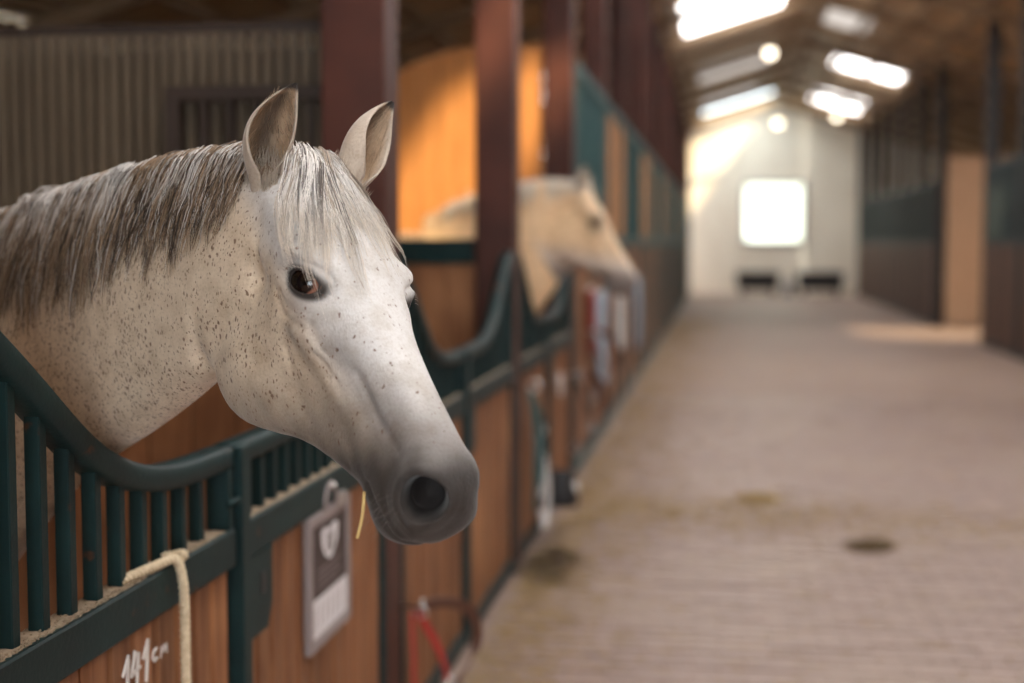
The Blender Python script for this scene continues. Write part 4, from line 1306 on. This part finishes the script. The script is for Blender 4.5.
# chalk writing 141 cm on the boards of the rope-hung door
def stroke_mesh(strokes, y0, z0, sy, sz, wd, x):
    mb = MB()
    for s in strokes:
        P = np.array(s, float); P = np.stack([y0+P[:,0]*sy+ .0*P[:,1], z0+P[:,1]*sz], 1)
        for (a, b) in zip(P[:-1], P[1:]):
            d_ = (b-a)/(np.linalg.norm(b-a)+1e-9); n_ = np.array([-d_[1], d_[0]])*wd/2
            q = [a-n_-d_*wd*.3, b-n_+d_*wd*.3, b+n_+d_*wd*.3, a+n_-d_*wd*.3]
            mb.add([(x, y, z) for y, z in q]+[(x-.004, y, z) for y, z in q], [(0,1,2,3),(7,6,5,4),(0,4,5,1),(1,5,6,2),(2,6,7,3),(3,7,4,0)])
    return mb
W141 = [[(0,.55),(.28,1.0),(.18,-.05)], [(.62,1.0),(.42,.38),(.86,.48)], [(.78,.9),(.68,-.1)], [(1.05,.65),(1.3,1.08),(1.18,-.05)]]
WCM = [[(.42,.9),(.15,.75),(.08,.3),(.25,.02),(.48,.15)], [(.75,0),(.82,.8),(.85,.3),(1.08,.82),(1.1,.25),(1.32,.78),(1.36,.05)]]
cb = stroke_mesh(W141, 2.228, .838, .082, .062, .0055, PX-.0080)
c2 = stroke_mesh(WCM, 2.350, .858, .05, .024, .0035, PX-.0080); cb.add(c2.v, c2.f)
o = cb.build('chalk_writing', M['chalk'], d1); o.location = (-PX, -bay0(0), 0); o['label'] = 'white chalk numerals 141 cm'
fix_normals(o.data)
# dust and chaff on the middle rail
mb = MB()
for i in range(450):
    y = random.uniform(bay0(0)+.05, bay0(0)+1.0); x = random.choice((random.uniform(PX-.014, PX+.0), random.uniform(PX-.048,PX)))
    a_ = random.uniform(0, 3.14); ln = random.uniform(.002, .010)
    p = np.array([x, y, 1.0222+random.uniform(0,.0012)]); dv = np.array([math.cos(a_)*.5, math.sin(a_), random.uniform(-.1,.2)])*ln/2
    mb.tube([p-dv, p+dv], random.uniform(.0006,.0016), 4)
o = mb.build('chaff', M['chaff']); tag(o, 'straw chaff and dust lying on the middle rail of the stall door', 'chaff', kind='stuff')

# framed plaque on the stall panel
pc = np.array([PX-.004, 3.40, .775])
pq = thing('name_plaque', (PX-.010, 3.46, .60), 'grey framed plaque with dark print and white card hung on the stall panel', 'plaque')
W_, H_ = .19, .335
mb = MB().box(.0, .010, -W_, W_, .0, H_, .002); mb.build('backing', M['frame'], pq)
for (a, b, c, d_) in ((-W_,-W_+.028,0,H_),(W_-.028,W_,0,H_),(-W_+.028,W_-.028,0,.028),(-W_+.028,W_-.028,H_-.028,H_)):
    MB().box(.010, .017, a, b, c, d_, .002).build('frame_bar', M['frame'], pq)
pr_ = MB().box(.010, .0125, -W_+.03, W_-.03, .125, H_-.03).build('dark_print', M['print_dark'], pq)
cd = MB().box(.010, .0125, -W_+.03, W_-.03, .03, .122).build('white_card', M['print_white'], pq)
# emblem: shield with two crests
mb = MB()
sh = [(-.075,.035),(-.05,.045),(0,.035),(.05,.045),(.075,.035),(.07,0),(.038,-.03),(0,-.042),(-.038,-.03),(-.07,0)]
mb.loft([[(x, y, z+.245) for (y, z) in sh] for x in (.0125,.0138)]); em = mb.build('emblem', M['print_white'], pr_); fix_normals(em.data)
for yy in (-.02, .018):
    MB().box(.0138, .0145, yy-.009, yy+.009, .222, .272).build('emblem_mark', M['print_dark'], em)
for j, z in enumerate((.19,.175,.16,.145)):
    MB().box(.0125, .0133, -.11, .10-.03*(j%2), z-.0025, z+.0025).build('text_line', M['print_grey'], pr_)
for j in range(6):
    MB().box(.0125, .0131, -.14+j*.047, -.14+j*.047+.006, .045, .105).build('text_line', M['frame'], cd)
mb = MB().tube([(.013, .055*math.cos(a_), H_+.0+.058*math.sin(a_)) for a_ in np.linspace(0, math.pi, 15)], .009, 8); mb.build('hanger', M['frame'], pq, True)
MB().box(.004, .022, .05, .13, H_-.012, H_+.022, .003).build('clip', M['metal'], pq)
MB().tube([(.0,0,H_+.053),(.03,0,H_+.053)], .006, 8).build('hook', M['metal'], pq, True)

def strap_loop(path, w_, th, up=(1,0,0)):
    """flat strap along a path, width across up"""
    P = np.array(path, float); T = np.gradient(P, axis=0); T /= np.linalg.norm(T, axis=1, keepdims=True)+1e-9
    A = np.array(up, float)[None,:]-T*(T@np.array(up, float))[:,None]; A /= np.linalg.norm(A, axis=1, keepdims=True)+1e-9; B = np.cross(T, A)
    return MB().loft([[p+a*w_/2+b*th/2, p-a*w_/2+b*th/2, p-a*w_/2-b*th/2, p+a*w_/2-b*th/2] for p, a, b in zip(P, A, B)])
def ring_(c, r, th, ax_='x'):
    c = np.array(c); return MB().tube([c+(np.array([0,math.cos(a_),math.sin(a_)]) if ax_ == 'x' else np.array([math.cos(a_),0,math.sin(a_)]))*r for a_ in np.linspace(0, 2*math.pi, 17)], th, 6)
def spl(pts, n_=24): return cubic(np.arange(len(pts)), np.array(pts, float), np.linspace(0, len(pts)-1, n_))
def halter(loc, webm, strapm, label, sc=1.0, group=None):
    h = thing('halter', loc, label, 'halter', group)
    S = lambda pts: [np.array(p)*sc for p in pts]
    strap_loop(S(spl([(0,0,.0),(.01,-.01,-.15),(.012,-.012,-.33),(.01,-.005,-.5)])), .05*sc, .006, (0,1,.1)).build('cheek_strap', M[webm], h)
    strap_loop(S(spl([(.02,.02,0),(.05,.10,-.10),(.08,.2,-.23),(.09,.25,-.33)])), .05*sc, .006, (0,.8,.5)).build('throat_strap', M[webm], h)
    strap_loop(S(spl([(.03,.03,.02),(.10,.22,-.01),(.16,.42,-.1),(.17,.50,-.25),(.13,.40,-.36),(.09,.27,-.40),(.05,.1,-.44),(.02,.0,-.46)], 40)), .045*sc, .008, (.4,.2,.9)).build('nose_band', M[strapm], h)
    for p in ((.03,.02,.0),(.09,.26,-.35),(.02,.0,-.46)):
        ring_(np.array(p)*sc, .024*sc, .005*sc, 'y').build('ring', M['metal'], h, True)
    MB().tube([(-.035,0,.02),(.03,.0,.02),(.035,.0,.045)], .006).build('hook', M['metal'], h, True)
    return h
halter((-.945, 4.27, .45), 'red', 'leather', 'red webbing halter with steel rings hung low on the stall door', .80)
# things hung farther down
def lead(loc, mt, label, ln=.7, group=None):
    h = thing('lead_rope', loc, label, 'lead rope', group)
    strap_loop(spl([(0,-.02,0),(.03,-.03,-ln*.3),(.035,-.03,-ln*.7),(.03,-.02,-ln)]), .05, .02, (0,1,0)).build('hanging_end', M[mt], h)
    MB().tube(spl([(.0,.0,.0),(.04,.06,-.15),(.05,.09,-.35),(.04,.03,-.5),(.03,-.01,-.4)], 30), .014).build('coil', M[mt], h, True)
    ring_((.02,.0,.02), .03, .007, 'y').build('ring', M['metal'], h, True)
    return h
lead((-.955, 7.12, .86), 'teal_dull', 'teal lead rope hung below the rail of the palomino stall', .62)
lead((-.955, 7.35, .60), 'white_cloth', 'off-white lead rope hung beside the teal lead rope', .32)
d = thing('rubber_boot', (-.86, 7.62, .0), 'dark rubber bell boots heap hung by the palomino stall door', 'boot')
mb = MB(); mb.loft([[(r*math.cos(a_), r*math.sin(a_), z) for a_ in np.linspace(0, 2*math.pi, 20, endpoint=False)] for (r, z) in ((.10,.18),(.10,.24),(.075,.32),(.07,.36),(.06,.36),(.06,.30),(.085,.2))]); mb.build('cuff', M['black_soft'], d, True)
mb = MB().tube([(-.09,-.05,.34),(-.10,-.04,.5),(-.132,-.03,.62)], .006); mb.build('strap', M['black_soft'], d, True)
MB().sphere((.08,.0,.27),(.03,.03,.03)).build('buckle', M['metal'], d, True)
tg = thing('stall_tag', (-.975, 8.62, .69), 'round white tag on the palomino stall panel', 'tag')
mb = MB().tube([(.0,0,.045),(.012,0,.045)], .075, 20); mb.build('disc', M['white_cloth'], tg)
MB().tube([(.012,0,.045),(.016,0,.045)], .015, 10).build('screw', M['metal'], tg)
def hung_cloth(loc, mt, label, w_=.5, ln=.7, group=None):
    h = thing('hung_blanket', loc, label, 'blanket', group)
    rings = []
    for z in np.linspace(0, -ln, 12):
        top = []; 
        ys = np.linspace(-w_/2, w_/2, 24)
        f_ = [(.035+.018*math.sin(y*30+z*3)+.02*(-z), y*(1-.12*math.sin(-z*3)), z+.01*math.sin(y*14)) for y in ys]
        b_ = [(x-.02, y, z_) for (x, y, z_) in f_[::-1]]
        rings.append(f_+b_)
    o = MB().loft(rings).build('cloth', M[mt], h, True); fix_normals(o.data)
    MB().tube([(.02,-w_/2-.05,.012),(.02,w_/2+.05,.012)], .012).build('rail', M['metal'], h, True)
    return h
hung_cloth((PX, 10.5, 1.25), 'pink', 'faded red blanket hung on the tall stall front past the palomino', .35, .45)
hung_cloth((PX, 11.4, 1.2), 'blue_cloth', 'pale blue blanket hung on the tall stall front past the palomino', .5, .8)
hung_cloth((PX, 13.6, 1.2), 'white_cloth', 'off-white blanket hung on the orange boarded stall front', .5, .6)
hung_cloth((PX, 16.2, 1.2), 'blue_cloth', 'pale blue blanket hung far down the row of stalls', .6, .8)
halter((PX+.05, 10.1, .95), 'leather', 'leather', 'dark leather halter hung on the tall teal stall front')
halter((PX+.05, 8.95, .75), 'black_soft', 'leather', 'black halter hung beside the round white tag')

# ------------------------------------------------------------------ straw on the floor
def straw_patch(name, pts, mt, label, cat, ln=(.03,.14), lift=.02, r=.0016, kind='stuff'):
    P = []
    for (x, y) in pts:
        a_ = random.uniform(0, 6.28); l = random.uniform(*ln)/2; z = .012+random.random()*lift
        P.append([(x-math.cos(a_)*l, y-math.sin(a_)*l, z), (x, y, z+random.uniform(0,.004)), (x+math.cos(a_)*l, y+math.sin(a_)*l, z+random.uniform(-.003,.01))])
    o = strands(name, np.array(P), r, np.array([(.5,.36,.17)])*np.ones((len(P),1)), mt, None, 3, (0,0,0), 1.0)
    return tag(o, label, cat, kind=kind)
pts = []
for i in range(5200):                       # along the left stalls
    y = 4.3+random.random()**1.3*26; x = PX+.06+abs(random.gauss(0,.16+.012*y))
    if x < 1.2: pts.append((x, y))
for i in range(2600):                       # a drifted band across the aisle
    x = random.uniform(-.8, 3.4); y = 8.35-.12*x+random.gauss(0,.35)
    if random.random() < math.exp(-max(0,x)/1.8): pts.append((x, y))
for i in range(2200):
    pts.append((random.uniform(-.85, 3.9), random.uniform(4.6, 20)))
straw_patch('loose_straw', pts, 'straw', 'loose straw scattered over the aisle floor along the stalls', 'straw')
def clump(cx, cy, rx, ry, n_, mt, label, h=.05):
    P = []
    for i in range(n_):
        r = math.sqrt(random.random()); a_ = random.uniform(0, 6.28); x = cx+rx*r*math.cos(a_); y = cy+ry*r*math.sin(a_)
        a2 = random.uniform(0, 6.28); l = random.uniform(.03,.09); z = .010+h*(1-r*r)*random.random()
        P.append([(x-math.cos(a2)*l, y-math.sin(a2)*l, max(.010, z-.01)), (x, y, z+.006), (x+math.cos(a2)*l, y+math.sin(a2)*l, max(.010, z-.012))])
    o = strands('hay_clump', np.array(P), .0026, np.array([(.3,.2,.1)])*np.ones((len(P),1)), mt, None, 3, (0,0,0), 1.0)
    return tag(o, label, 'hay', kind='stuff')
clump(.24, 8.9, .12, .16, 160, 'straw', 'small tuft of pale straw lying in the aisle', .03)
clump(.78, 7.55, .11, .12, 110, 'straw_brown', 'dark clump of trampled hay in the middle of the aisle', .05)
clump(-.82, 6.85, .11, .42, 150, 'hay_dark', 'heap of dark hay at the foot of the column before the palomino', .10)
